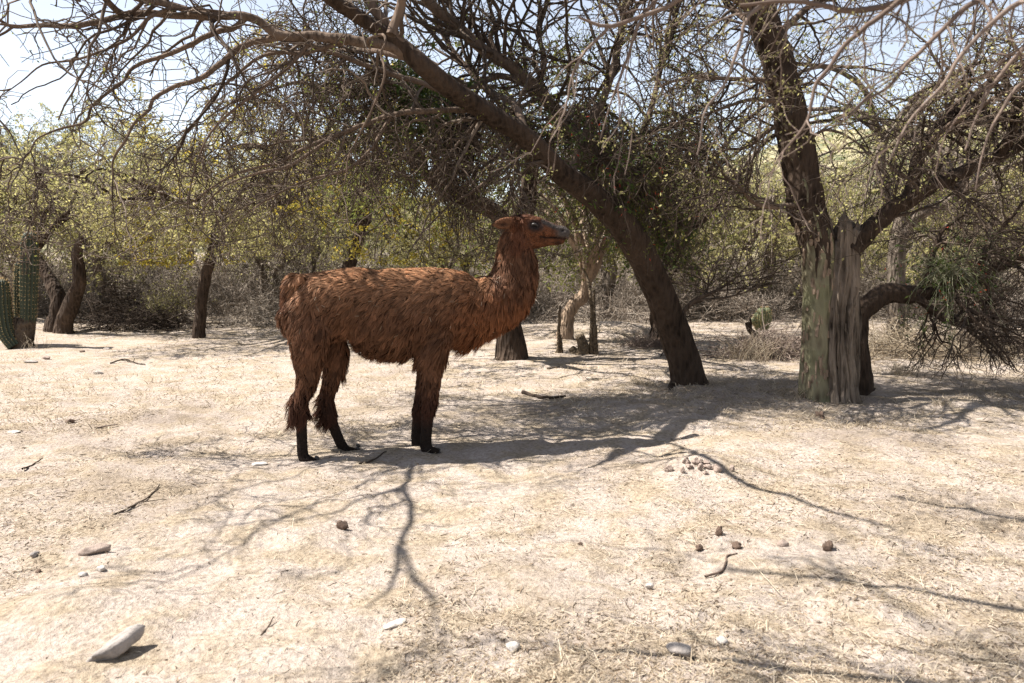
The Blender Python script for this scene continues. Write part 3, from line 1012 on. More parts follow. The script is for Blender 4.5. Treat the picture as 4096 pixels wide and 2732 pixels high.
# ------------------------------------------------------------------ mistletoe and hanging bundles
def stem_bush(name, label, centre, n, length, droop, rng, mat_s, mat_l, nl, lsize, rad=.0035, tint=(.6, .2), up=.3, flowers=0, parent=None):
    o = empty(name, centre)
    d = norm(rng.normal(size=(n, 3)) + np.array((0, 0, up)))
    p = rng.normal(size=(n, 3)) * .035
    L = rng.uniform(*length, n)[:, None] / 9
    out = [p]
    for k in range(9):
        d = norm(d + .10 * rng.normal(size=(n, 3)) + np.array((0, 0, -droop)))
        p = p + d * L
        out.append(p)
    P = np.stack(out, 1)
    R = rad * np.linspace(1, .45, 10)[None, :] * np.ones((n, 1))
    acc = Acc()
    V, qd = tubes(P, R, 3, rng)
    acc.add(V, qd, a=rep_tint((P, R), 3, rng, *tint))
    C = grow((P, R), n * 4, (.06, .25), 4, (20, 60), .15, droop, .8, rad * .6, rng, zig=.1, zmin=-5)
    V, qd = tubes(C[0], C[1], 3, rng)
    acc.add(V, qd, a=rep_tint(C, 3, rng, *tint))
    link('stems', acc.mesh(name + '_stems', mat_s), o, kind='stuff')
    if nl:
        V, qd, tn = leaves(C, nl, lsize, rng, spread=.02, aspect=.16)
        link('foliage', make_mesh(name + '_leaves', V, qd, None, mat_l, {'tint': tn}), o, kind='stuff')
    if flowers:
        V, qd, tn = leaves(C, flowers, (.03, .05), rng, spread=.02, aspect=.14)
        link('flowers', make_mesh(name + '_flowers', V, qd, None, M_RED, {'tint': tn}), o, kind='stuff')
    tag(o, label, 'plant')
    return o


rng = np.random.default_rng(31)
M_GREENSTEM = tint_mat('green_stems', [(0, (.06, .075, .03)), (.5, (.14, .15, .075)), (1, (.30, .29, .20))], .6)
stem_bush('mistletoe', 'pale green drooping mistletoe clump growing on the low bent trunk', at(3790, 1085, 7.9), 120, (.35, .85), .16, rng, M_GREENSTEM, M_MISTLETOE, 700, (.03, .06), flowers=60)
stem_bush('mistletoe', 'leafy dark green mistletoe clump in the arching limbs left of the hanging bundle', at(1690, 430, 7.3), 90, (.25, .6), .10, rng, M_GREENSTEM, M_MISTLETOE, 2600, (.04, .09))
stem_bush('mistletoe', 'brown mistletoe clump with red flowers on the leaning trunk above the llama head', at(2400, 640, 7.5), 170, (.35, .85), .10, rng, M_TWIG, M_MISTLETOE, 1500, (.03, .06), flowers=110, up=.15)
stem_bush('mistletoe', 'mistletoe tangle with reddish tips where the second stem leaves the leaning trunk', at(2560, 760, 7.8), 150, (.35, .9), .14, rng, M_TWIG, M_LEAF, 1800, (.025, .05), flowers=60, up=.1)
stem_bush('mistletoe', 'dense dark mistletoe hanging on the far side of the leaning trunk', at(2640, 880, 8.4), 130, (.3, .8), .16, rng, M_TWIG, M_MISTLETOE, 2200, (.03, .06), up=.0)
# the dried bundle that hangs straight down
o = empty('hanging_bundle', at(1835, 420, 7.2))
n = 210
P0 = rng.normal(size=(n, 3)) * np.array((.11, .09, .05))
L = rng.uniform(.35, 1.25, n)
t = np.linspace(0, 1, 9)
sway = rng.normal(size=(n, 2)) * .05
P = P0[:, None, :] * (1 - .45 * t)[None, :, None] + np.stack([sway[:, :1] * t + .02 * np.sin(t * 9 + P0[:, :1] * 90), sway[:, 1:] * t, -L[:, None] * t], -1)
P = P + rng.normal(size=P.shape) * .006
R = .0042 * np.linspace(1, .5, 9)[None, :] * np.ones((n, 1))
acc = Acc()
V, qd = tubes(P, R, 3, rng)
acc.add(V, qd, a=rep_tint((P, R), 3, rng, .3, .25))
C = grow((P, R), 600, (.05, .16), 4, (15, 50), .2, .3, .8, .002, rng, zig=.1, zmin=-5)
V, qd = tubes(C[0], C[1], 3, rng)
acc.add(V, qd, a=rep_tint(C, 3, rng, .3, .25))
link('strands', acc.mesh('bundle_strands', M_TWIG), o, kind='stuff')
tag(o, 'long dried brown bundle of stems hanging straight down from the limb', 'plant')

# ------------------------------------------------------------------ trees further back
def crown_tree(name, label, trunks, rad, ztop, zbot, n, rng, leaf_mat=None, nleaf=0, lsize=(.03, .06), bark=None, twig=None, fat=1.0, droop=.08,
               off=(0, 0), zmin=.3, nl=12, leaf_lo=0.0, group=None, base=None, cat='tree', limb_r=.05):
    """trunks: list of rows (x,y,z,r) in world space. The crown is an umbrella round the trunk tops."""
    bark = bark or M_BARK_BG
    twig = twig or M_TWIG_GREY
    base = np.array(base if base is not None else trunks[0][0][:3], float)
    o = empty(name, base)
    tops = []
    par = []
    for k, tr in enumerate(trunks):
        w = spline(np.array(tr, float), 26)
        P, R = w[None, :, :3], w[None, :, 3]
        thick('trunk', jitter(P, R, rng, .12) - base, R, o, rng, bark, 14, .15, int(rng.integers(1000)), 8)
        tops.append((w[-1, :3], w[-1, 3], norm(w[-1, :3] - w[-3, :3])))
        par.append((P[:, 12:], R[:, 12:]))
    cx, cy = np.mean([t[0][:2] for t in tops], 0) + np.array(off)
    for k in range(nl):
        p0, r0, d0 = tops[k % len(tops)]
        a = 2 * math.pi * (k + rng.uniform(-.4, .4)) / nl
        rr = rad * rng.uniform(.65, 1.05)
        e = np.array((cx + rr * math.cos(a), cy + rr * math.sin(a), rng.uniform(zbot, zbot + (ztop - zbot) * .75)))
        m = (p0 + e) / 2
        m[2] = max(p0[2], e[2]) * .35 + ztop * .65 * rng.uniform(.8, 1.0)
        q1 = p0 + d0 * .4
        w = spline(np.array([np.append(p0 - d0 * .05, r0 * .8), np.append(q1 * .6 + m * .4, limb_r * .8 * fat), np.append(m, limb_r * .5 * fat), np.append(m * .35 + e * .65 + np.array((0, 0, .12 * ztop)), limb_r * .3 * fat), np.append(e, limb_r * .12 * fat)]), 22)
        P, R = w[None, :, :3], w[None, :, 3]
        P = jitter(P, np.maximum(R, .03), rng, 1.0)
        par.append((P, R))
    L0 = pool(par, 24)
    L1 = grow(L0, n[0], (.6 * rad * .5, rad * .6), 9, (25, 80), .20, droop, .6, .007 * fat, rng, tmin=.2, zig=.2, rmax=.02 * fat, zmin=zmin)
    L2 = grow(L1, int(n[1] * .8), (.4, 1.1), 6, (30, 80), .26, droop * .8, .6, .0046 * fat, rng, zig=.28, rmax=.010 * fat, zmin=zmin)
    L3 = grow(L2, int(n[2] * .7), (.2, .6), 4, (30, 85), .28, droop * .6, .65, .0034 * fat, rng, zig=.3, rmax=.006 * fat, zmin=zmin)
    if name in ('forked_tree', 'slender_tree'):          # nothing grows into the cactus
        def clear(par):
            px, py = to_px(par[0])
            k = ~((px < 270) & (par[0][..., 1] < 12.7) & (py > 820)).any(1)
            return par[0][k], par[1][k]
        L1, L2, L3 = clear(L1), clear(L2), clear(L3)
    V, qd = tubes(L0[0] - base, L0[1], 7, rng)
    link('limbs', make_mesh(name + '_limbs', V, qd, None, bark), o)
    acc = Acc()
    for lv, S in ((L1, 4), (L2, 3), (L3, 3)):
        V, qd = tubes(lv[0] - base, lv[1], S, rng)
        acc.add(V, qd, a=rep_tint(lv, S, rng, .45, .25))
    link('twigs', acc.mesh(name + '_twigs', twig), o, kind='stuff')
    if nleaf:
        lo = zbot + leaf_lo * (ztop - zbot)
        V, qd, tn = leaves(L3, nleaf, lsize, rng, mask=lambda p: np.clip((p[:, 2] - lo) / (.4 * (ztop - zbot) + .01) + .25, .04, 1))
        link('foliage', make_mesh(name + '_leaves', V - base, qd, None, leaf_mat or M_LEAF_PALE, {'tint': tn}), o, kind='stuff')
    tag(o, label, cat, group)
    return o


def tp(rows, basepx):
    """trunk rows from pixels: (px,py,dY,r); the depth is that of the foot"""
    b = G(*basepx)
    Y = b[1]
    out = [np.append(b - np.array((0, 0, .05)), rows[0][3] * 1.25)]
    for px, py, dY, r in rows:
        out.append(np.append(at(px, py, Y + dY), r))
    return np.array(out)


rng = np.random.default_rng(41)
crown_tree('forked_tree', 'dark tree forking near the ground beside the tall cactus', [
    tp([(225, 1290, 0, .16), (232, 1200, 0, .13), (205, 1130, .1, .11), (165, 1060, .2, .085), (130, 1010, .3, .06)], (220, 1325)),
    tp([(260, 1290, 0, .14), (300, 1180, -.1, .12), (320, 1100, -.2, .10), (310, 1020, -.2, .08), (330, 950, -.3, .06)], (255, 1330))],
    2.4, 3.3, 1.5, (70, 500, 2200), rng, M_LEAF_PALE, 12000, lsize=(.022, .05), bark=M_BARK, twig=M_TWIG, droop=.05, zmin=1.5, off=(1.0, 1.7))
crown_tree('slender_tree', 'slender curved tree with wide pale yellow green crown behind the llama', [
    tp([(798, 1300, 0, .095), (806, 1200, 0, .088), (822, 1110, 0, .086), (848, 1020, 0, .078), (858, 950, 0, .06), (850, 900, 0, .05)], (797, 1352))],
    2.4, 2.7, 1.5, (90, 620, 3200), rng, M_LEAF_PALE, 24000, lsize=(.024, .055), bark=M_BARK, twig=M_TWIG_GREY, droop=.05, zmin=1.3, nl=15, off=(.2, -.4), leaf_lo=-.3)
crown_tree('twin_stem_tree', 'small dark two stemmed tree by the brush pile behind the llama', [
    tp([(1065, 1230, 0, .09), (1058, 1150, 0, .08), (1050, 1090, 0, .07), (1040, 1060, 0, .05)], (1080, 1260)),
    tp([(1085, 1210, 0, .07), (1110, 1150, 0, .065), (1100, 1090, 0, .055), (1150, 1050, 0, .045)], (1080, 1260))],
    2.6, 2.6, .8, (70, 500, 2400), rng, M_LEAF_PALE, 2500, twig=M_TWIG_GREY, droop=.16, zmin=.4)
YT = tp([(1400, 1200, 0, .13), (1390, 1100, 0, .12), (1420, 1000, 0, .11), (1450, 900, 0, .09)], (1410, 1300))
crown_tree('yellow_tree', 'leafy tree turning yellow green that stands behind the llama back', [YT],
    3.1, 4.5, 1.5, (120, 800, 3600), rng, M_LEAF_YELLOW, 46000, lsize=(.028, .062), bark=M_BARK, twig=M_TWIG, droop=.12, zmin=1.2, nl=18, leaf_lo=-.5, off=(-1.0, 0))
crown_tree('stout_tree', 'stout rough trunk behind the llama chest with broken limb beside its head', [
    tp([(2040, 1350, 0, .19), (2035, 1250, 0, .165), (2030, 1120, 0, .15), (2050, 1000, 0, .14), (2080, 900, .1, .13), (2110, 820, .1, .12), (2118, 720, .15, .10), (2140, 640, .2, .08)], (2042, 1432)),
    np.array([np.append(at(2060, 960, 10.4), .11), np.append(at(1990, 860, 10.3), .105), np.append(at(1900, 812, 10.2), .10), np.append(at(1800, 770, 10.1), .095), np.append(at(1748, 735, 10.1), .085)])],
    2.7, 3.7, 1.5, (36, 260, 1200), rng, M_LEAF, 11000, bark=M_BARK, twig=M_TWIG, droop=.12, zmin=1.1, base=G(2042, 1432), leaf_lo=-.3, nl=14)
crown_tree('gnarled_tree', 'small gnarled tree with peeling twisted trunk beyond the dead cactus stems', [
    tp([(2262, 1310, 0, .12), (2270, 1260, 0, .105), (2300, 1210, 0, .10), (2335, 1180, 0, .09), (2350, 1120, 0, .07)], (2262, 1352))],
    2.2, 2.9, 1.2, (60, 480, 2300), rng, M_LEAF, 9000, lsize=(.03, .07), bark=M_PEEL, twig=M_TWIG_GREY, droop=.10, zmin=.8, leaf_lo=-.3)
crown_tree('dark_tree', 'black shaded tree half hidden behind the leaning trunk', [
    tp([(2645, 1330, 0, .16), (2640, 1220, 0, .14), (2655, 1090, 0, .12), (2660, 1020, 0, .10)], (2645, 1372)),
    np.array([np.append(at(2655, 1080, 11.9), .09), np.append(at(2700, 1020, 11.9), .08), np.append(at(2740, 960, 11.9), .06)])],
    2.7, 3.6, 1.2, (65, 440, 1800), rng, M_LEAF, 9000, bark=M_BARK, twig=M_TWIG, droop=.10, zmin=.8, base=G(2645, 1372))
crown_tree('knotty_tree', 'knotty grey tree rising between the limb and the hollow trunk', [
    tp([(3592, 1250, 0, .13), (3585, 1100, 0, .12), (3595, 960, 0, .115), (3600, 860, 0, .10), (3545, 770, 0, .085), (3520, 640, 0, .07), (3540, 540, 0, .06)], (3595, 1385)),
    np.array([np.append(at(3592, 960, 11.7), .10), np.append(at(3660, 870, 11.7), .085), np.append(at(3740, 830, 11.6), .075), np.append(at(3860, 770, 11.5), .05)])],
    3.4, 4.4, .9, (90, 560, 2200), rng, M_LEAF_PALE, 6000, bark=M_BARK_BG, twig=M_TWIG, droop=.07, zmin=.5, base=G(3595, 1385), nl=14)

# ---- three generic shapes for the wood behind, each copy a tree of its own
protos = []
for k in range(3):
    rng = np.random.default_rng(60 + k)
    tr = [np.array([(0, 0, -.05, .17), (.05 * k, .05, .5, .14), (.2 - .15 * k, .1, 1.1, .12), (.1, 0, 1.6, .10)])]
    if k != 1:
        tr.append(np.array([(0, .02, .3, .10), (-.25, .1, .9, .09), (-.5, .1, 1.5, .07)]))
    protos.append(crown_tree(('bushy_tree', 'umbrella_tree', 'spreading_tree')[k], 'x', tr, (2.7, 3.3, 3.0)[k], (4.2, 4.8, 5.4)[k], (.5, 1.2, .9)[k],
                             (90, 560, 2300), rng, (M_LEAF_PALE, M_LEAF_PALE, M_LEAF)[k], (30000, 32000, 20000)[k], lsize=(.03, .06), twig=M_TWIG_GREY, fat=1.25, droop=(.13, .08, .10)[k], zmin=.3, leaf_lo=-.1))
spots = [  # (px of the foot, distance, kind, scale)
    (-60, 17, 0, 1.0, 'grey bushy tree behind the ribbed cactus'),
    (420, 17.5, 0, .95, 'grey drooping tree behind the dark brush pile'),
    (620, 21, 1, .9, 'umbrella shaped tree behind the slender tree'),
    (150, 22, 2, .95, 'tall spreading tree behind the forked tree'),
    (1000, 24, 0, .9, None), (1250, 19, 2, .75, None), (1640, 20, 0, .8, None), (1850, 17, 0, .65, None), (2180, 19, 1, .62, None), (2420, 17, 0, .8, None),
    (2560, 24, 2, .8, None), (2800, 19, 0, .85, None), (3060, 16.5, 0, .85, 'small dark tree beside the little pale cactus'), (3200, 22, 1, .8, None),
    (3420, 19, 0, .8, None), (3700, 17, 2, .75, None), (3950, 15, 0, .9, 'bushy grey tree behind the low bent trunk'), (4200, 19, 2, 1.1, None),
    (-350, 20, 1, 1.0, None), (300, 30, 2, .95, None), (750, 33, 0, 1.1, None), (1200, 32, 1, .9, None), (1600, 30, 2, .8, None), (2000, 31, 0, .85, None),
    (2400, 34, 2, .85, None), (2850, 31, 1, .75, None), (3250, 34, 0, .85, None), (3650, 30, 2, .7, None), (4050, 32, 1, .8, None), (4500, 28, 0, .9, None),
    (-100, 36, 0, 1.3, None), (-600, 32, 2, 1.1, None), (500, 46, 1, 1.2, None), (1000, 48, 0, 1.2, None), (1500, 46, 2, .9, None), (2100, 48, 1, .9, None),
    (2700, 48, 0, .9, None), (3200, 50, 2, .9, None), (3800, 48, 0, .9, None), (4400, 46, 1, 1.0, None), (0, 52, 2, 1.4, None)]
rng = np.random.default_rng(77)
used = set()
for px, Y, k, s, lab in spots:
    x = (px - CXP) / FPX * Y
    loc = on_ground((x, Y, 0))
    o = protos[k] if k not in used else copy_tree(protos[k])
    used.add(k)
    o.location = loc
    o.rotation_euler[2] = rng.uniform(0, 6.28)
    o.scale = (s * rng.uniform(.95, 1.1), s * rng.uniform(.95, 1.1), s * rng.uniform(.9, 1.08))
    if lab:
        o['label'] = lab
        if 'group' in o:
            del o['group']
    else:
        o['label'] = ('grey bushy thorn tree in the wood behind the clearing', 'umbrella shaped thorn tree in the wood behind the clearing', 'tall spreading thorn tree in the wood behind the clearing')[k]
        o['group'] = ('bushy trees of the wood behind', 'umbrella trees of the wood behind', 'spreading trees of the wood behind')[k]


# ---- leafless shrubs under the wood
def shrub(name, seed, h, w, n, mat, leaf=None, nleaf=0):
    rng = np.random.default_rng(seed)
    m = 16
    d = norm(rng.normal(size=(m, 3)) * np.array((1, 1, .3)) + np.array((0, 0, .9)))
    p = rng.normal(size=(m, 3)) * np.array((.1, .1, 0))
    p[:, 2] = -.03
    out = [p]
    for k in range(8):
        d = norm(d + .2 * rng.normal(size=(m, 3)) + np.array((0, 0, -.03)))
        p = p + d * h / 8 * rng.uniform(.7, 1.2, (m, 1))
        out.append(p)
    P = np.stack(out, 1)
    R = np.linspace(.012, .005, 9)[None, :] * np.ones((m, 1))
    L2 = grow((P, R), n[0], (.3 * w, .8 * w), 6, (25, 75), .25, .03, .7, .005, rng, zig=.2, zmin=.05)
    L3 = grow(L2, n[1], (.15, .45), 4, (25, 80), .25, .02, .7, .0042, rng, zig=.25, zmin=.03)
    o = empty(name)
    acc = Acc()
    for lv, S in (((P, R), 4), (L2, 3), (L3, 3)):
        V, qd = tubes(lv[0], lv[1], S, rng)
        acc.add(V, qd, a=rep_tint(lv, S, rng, .5, .25))
    link('twigs', acc.mesh(name + '_twigs', mat), o, kind='stuff')
    if nleaf:
        V, qd, tn = leaves(L3, nleaf, (.03, .06), rng)
        link('foliage', make_mesh(name + '_leaves', V, qd, None, leaf, {'tint': tn}), o, kind='stuff')
    return o


sh = [shrub('thorn_shrub', 5, 1.3, 1.0, (170, 1500), M_TWIG_GREY), shrub('leafy_shrub', 6, 1.1, .9, (150, 1100), M_TWIG_GREY, M_LEAF_PALE, 2600),
      shrub('straw_shrub', 8, .8, .8, (150, 1100), M_STRAW)]
sspots = []
rng = np.random.default_rng(9)
for k in range(84):
    px = -250 + 4600 * ((k * 1.9) % 84 + rng.uniform(0, 1)) / 84
    sspots.append((px, rng.uniform(16, 22) if k % 2 else rng.uniform(22, 34), (0, 0, 1, 0, 2, 0)[k % 6], rng.uniform(1.0, 1.5) * (1 if k % 2 else 1.35)))
used = set()
for px, Y, k, s in sspots:
    loc = on_ground(((px - CXP) / FPX * Y, Y, 0))
    o = sh[k] if k not in used else copy_tree(sh[k])
    used.add(k)
    o.location = loc
    o.rotation_euler[2] = rng.uniform(0, 6.28)
    o.scale = (s, s, s * rng.uniform(.8, 1.1))
    tag(o, ('bare grey thorn shrub at the edge of the wood', 'pale green leafy shrub at the edge of the wood', 'straw coloured dry shrub at the edge of the wood')[k], 'shrub',
        ('bare shrubs along the wood', 'leafy shrubs along the wood', 'dry shrubs along the wood')[k])
o = copy_tree(sh[1])
o.location = G(690, 1290)
o.rotation_euler[2] = 1
o.scale = (.7, .7, .75)
tag(o, 'pale yellow green shrub beside the dark brush pile', 'shrub')
if 'group' in o:
    del o['group']


# ---- brush piles
def brush(name, label, px, py, w, d, h, n, seed, mat, tint=(.3, .2), r=.008, twn=1.0):
    rng = np.random.default_rng(seed)
    c = G(px, py)
    o = empty(name, c)
    p = np.stack([rng.normal(0, w * .4, n), rng.normal(0, d * .4, n), np.zeros(n)], 1)
    e = np.exp(-(p[:, 0] / w) ** 2 * 3 - (p[:, 1] / d) ** 2 * 3)
    p[:, 2] = rng.uniform(0, h, n) * e + .01
    dd = norm(rng.normal(size=(n, 3)) * np.array((1.3, 1, .35)))
    Ls = rng.uniform(.3, 1.0, n)[:, None] * min(1.0, w)
    p = p - dd * Ls / 2
    p[:, 2] = np.maximum(p[:, 2], .0)
    out = [p]
    for k in range(6):
        dd = norm(dd + .22 * rng.normal(size=(n, 3)) * np.array((1, 1, .6)))
        p = p + dd * Ls / 6
        p[:, 2] = np.maximum(p[:, 2], .005)
        out.append(p)
    P = np.stack(out, 1)
    R = np.linspace(1, .5, 7)[None, :] * rng.uniform(.4, 1.2, (n, 1)) * r
    C = grow((P, R), int(n * 3 * twn), (.12, .4), 4, (30, 80), .25, .03, .7, .0028, rng, zig=.25, zmin=.0)
    acc = Acc()
    for lv, S in (((P, R), 4), (C, 3)):
        V, qd = tubes(lv[0], lv[1], S, rng)
        acc.add(V, qd, a=rep_tint(lv, S, rng, *tint))
    link('sticks', acc.mesh(name + '_sticks', mat), o, kind='stuff')
    tag(o, label, 'brush')
    return o


brush('brush_pile', 'low dark brush pile beside the slender tree', 600, 1318, 1.6, .6, .38, 260, 1, M_TWIG, (.15, .15))
brush('brush_pile', 'pale grey brush heap against the llama rump', 1080, 1300, .8, .6, .6, 240, 2, M_TWIG_GREY, (.75, .2))
brush('brush_pile', 'bleached brush heap next to the hollow trunk', 3100, 1425, .9, .5, .32, 240, 3, M_TWIG_PALE, (.8, .2), .007)
brush('brush_pile', 'small bleached twig pile beside the leaning trunk foot', 2590, 1390, .35, .25, .12, 110, 4, M_TWIG_PALE, (.75, .2), .005)
brush('brush_pile', 'wide straw coloured brush litter beyond the hollow trunk', 3650, 1420, 1.7, .8, .30, 420, 5, M_STRAW, (.6, .25), .006)
brush('brush_pile', 'purplish grey twig heap at the end of the straw litter', 3960, 1400, .9, .5, .35, 300, 6, M_TWIG, (.8, .2), .006)
brush('brush_pile', 'dark arching dead branches leaning over the brush pile', 470, 1290, .8, .5, 1.0, 140, 8, M_TWIG, (.2, .15), .012)

# ------------------------------------------------------------------ cacti
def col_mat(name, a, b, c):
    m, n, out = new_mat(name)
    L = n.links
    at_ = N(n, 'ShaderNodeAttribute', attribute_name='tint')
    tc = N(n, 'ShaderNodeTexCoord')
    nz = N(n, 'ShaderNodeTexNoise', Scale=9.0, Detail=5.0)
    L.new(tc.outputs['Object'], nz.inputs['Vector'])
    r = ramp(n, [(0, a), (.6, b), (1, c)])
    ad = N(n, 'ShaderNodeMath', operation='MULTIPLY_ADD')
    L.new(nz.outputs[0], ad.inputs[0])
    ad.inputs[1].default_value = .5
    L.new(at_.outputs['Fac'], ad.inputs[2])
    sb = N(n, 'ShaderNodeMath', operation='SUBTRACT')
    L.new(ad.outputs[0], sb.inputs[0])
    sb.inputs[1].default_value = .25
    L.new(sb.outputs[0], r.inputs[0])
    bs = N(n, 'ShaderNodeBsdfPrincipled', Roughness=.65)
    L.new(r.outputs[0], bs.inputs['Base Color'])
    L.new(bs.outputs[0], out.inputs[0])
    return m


M_CACTUS = col_mat('cactus_skin', (.014, .023, .012), (.028, .042, .021), (.11, .112, .058))
M_CORK = bark_mat('cactus_cork', (.035, .026, .020), (.10, .075, .055), scale=16, stretch=.6)
M_SPINE = tint_mat('cactus_spines', [(0, (.30, .20, .10)), (.5, (.52, .36, .16)), (1, (.65, .52, .32))], .6, .2)


def cactus_column(parent, pts, ribs, rng, off, mat=None, spine=.03, ns=26):
    w = spline(np.array(pts, float), 44)
    P, R = w[:, :3].copy(), w[:, 3].copy()
    # dome
    T = norm(P[-1] - P[-3])
    for a in np.linspace(.15, 1, 7):
        P = np.vstack([P, w[-1, :3] + T * w[-1, 3] * 1.1 * math.sin(a * math.pi / 2)])
        R = np.append(R, w[-1, 3] * max(.02, math.cos(a * math.pi / 2)))
    S = ribs * 6
    V, qd = tubes(P[None], R[None], S, np.random.default_rng(1), lambda th, s, r: 1 - .17 * np.abs(np.sin(th * ribs / 2)) ** 1.0 + .015 * np.sin(s * 23 + th))
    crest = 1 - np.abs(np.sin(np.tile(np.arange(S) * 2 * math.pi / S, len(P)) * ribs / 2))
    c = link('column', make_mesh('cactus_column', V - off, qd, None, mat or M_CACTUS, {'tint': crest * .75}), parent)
    # spines in rows on the rib crests
    G3 = V.reshape(len(P), S, 3)
    acc = Acc()
    for k in range(ribs):
        js = np.linspace(3, len(P) - 2, ns)
        for jf in js:
            j = int(jf)
            p = G3[j, k * 6]
            out_ = norm(p - P[min(j, len(w) - 1)])
            m = 4
            dd = norm(out_ * .8 + rng.normal(size=(m, 3)) * .6 + np.array((0, 0, .15)))
            sd = norm(np.cross(dd, rng.normal(size=(m, 3)))) * .0022
            ln = spine * rng.uniform(.6, 1.2, (m, 1)) * (1.3 if j > 36 else 1)
            tri = np.stack([p - sd, p + sd, p + dd * ln], 1).reshape(-1, 3)
            acc.add(tri - off, t=np.arange(m * 3).reshape(m, 3), a=np.repeat(rng.random(m), 3))
    link('spines', acc.mesh('cactus_spines', M_SPINE), c, kind='stuff')
    return c


rng = np.random.default_rng(51)
base = G(95, 1388)
cac = empty('columnar_cactus', base)
Yc = base[1]
off = np.array(base)


def cp(px, py, r, dy=0):
    return np.append(at(px, py, Yc + dy), r)


cactus_column(cac, [cp(112, 1290, .105), cp(114, 1200, .112), cp(117, 1080, .12), cp(119, 985, .118), cp(120, 958, .108)], 15, rng, off)
cactus_column(cac, [cp(82, 1290, .075, .22), cp(82, 1200, .085, .22), cp(82, 1100, .085, .22), cp(83, 1065, .078, .22)], 13, rng, off)
cactus_column(cac, [cp(62, 1385, .10, -.1), cp(25, 1330, .115, -.1), cp(10, 1250, .12, -.1), cp(6, 1180, .115, -.1), cp(5, 1145, .10, -.1)], 14, rng, off)
w = spline(np.array([cp(95, 1400, .15), cp(95, 1360, .135), cp(102, 1310, .125), cp(108, 1280, .112), cp(110, 1262, .06)]), 20)
thick('corky_base', w[None, :, :3] - off, w[None, :, 3], cac, rng, M_CORK, 26, .16, 9)
w = spline(np.array([cp(68, 1395, .10), cp(66, 1340, .09), cp(64, 1290, .075), cp(66, 1270, .04)]), 14)
thick('corky_base', w[None, :, :3] - off, w[None, :, 3], cac, rng, M_CORK, 22, .16, 12)
tag(cac, 'tall dark green ribbed columnar cactus with three columns', 'cactus')

b2 = G(3045, 1322)
cac2 = empty('clustered_cactus', b2)
Yc = b2[1]
off = np.array(b2)
M_CACTUS2 = col_mat('pale_cactus_skin', (.085, .10, .045), (.19, .20, .10), (.34, .33, .19))
for px, pt, pb, r in ((3033, 1255, 1310, .09), (3047, 1240, 1318, .10), (3068, 1235, 1310, .08), (3020, 1268, 1300, .07)):
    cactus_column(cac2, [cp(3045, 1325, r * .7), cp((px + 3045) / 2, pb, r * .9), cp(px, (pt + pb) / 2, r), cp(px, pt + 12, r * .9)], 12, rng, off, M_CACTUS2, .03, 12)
tag(cac2, 'small pale clustered cactus at the foot of a dark tree', 'cactus')


def dead_stems(name, label, foot, stems, seed):
    rng = np.random.default_rng(seed)
    b = G(*foot)
    o = empty(name, b)
    for rows in stems:
        w = np.array([np.append(at(px, py, b[1] + dy), r) for px, py, dy, r in rows])
        w = spline(w, 24)
        thick('stem', jitter(w[None, :, :3], w[None, :, 3], rng, .15) - b, w[None, :, 3], o, rng, M_DEADSTEM, 12, .16, int(rng.integers(999)), 9)
    tag(o, label, 'dead cactus')


M_DEADSTEM = bark_mat('dead_stem', (.05, .038, .028), (.17, .13, .09), scale=25, stretch=.6)
dead_stems('dead_cactus_stems', 'two thin dead cactus stems standing near the gnarled tree', (2238, 1412), [
    [(2232, 1415, 0, .03), (2234, 1360, 0, .026), (2238, 1290, 0, .022), (2240, 1225, 0, .018)], [(2246, 1415, 0, .026), (2244, 1380, 0, .02), (2242, 1340, 0, .014)],
    [(2215, 1420, 0, .012), (2235, 1395, 0, .016), (2250, 1370, 0, .012)]], 3)
dead_stems('dead_cactus_stems', 'group of tall thin dead cactus stems left of the leaning trunk', (2375, 1418), [
    [(2366, 1420, 0, .035), (2364, 1350, 0, .028), (2368, 1260, 0, .024), (2360, 1170, 0, .02), (2345, 1100, .1, .017), (2330, 1072, .1, .012)],
    [(2382, 1422, 0, .038), (2378, 1360, 0, .03), (2376, 1290, 0, .026), (2374, 1200, .1, .02), (2378, 1160, .1, .012)],
    [(2388, 1420, 0, .026), (2386, 1360, 0, .02), (2386, 1300, 0, .012)]], 4)
# stumps
for k, (px, py, h, r, lab) in enumerate(((2325, 1418, .30, .07, 'short charred stump between the dead cactus stems'), (2290, 1412, .10, .06, 'low rotten stump fragment next to the charred stump'))):
    b = G(px, py)
    o = empty('stump', b)
    t = np.linspace(0, 1, 14)
    w = np.stack([.03 * np.sin(t * 4), 0 * t, -.03 + h * t, r * (1.3 - .5 * t)], 1)
    thick('wood', w[None, :, :3], w[None, :, 3], o, np.random.default_rng(k), M_DEADSTEM, 16, .28, 15 + k, 6)
    tag(o, lab, 'stump')
b = G(3020, 1352)
o = empty('dead_branch', b)
for rows in ([(2988, 1290, 0, .035), (3000, 1320, 0, .045), (3030, 1345, 0, .05), (3062, 1360, 0, .03)], [(3000, 1325, 0, .03), (3003, 1295, 0, .022), (3002, 1275, 0, .015)]):
    w = spline(np.array([np.append(at(px, py, b[1] + dy), r) for px, py, dy, r in rows]), 14)
    thick('wood', w[None, :, :3] - b, w[None, :, 3], o, rng, M_BARK, 10, .15, 5)
tag(o, 'forked dead branch lying in front of the clustered cactus', 'branch')

# ------------------------------------------------------------------ the llama
ZK = .7016


def yc(zx):
    return 5.44 + .000327 * (zx - 390)


def zpt(zx, zy, Y):
    return at(1050 + zx * ZK, 800 + zy * ZK, Y)


MPP = ZK * 5.5 / FPX            # metres per unit of the sketch grid at the llama


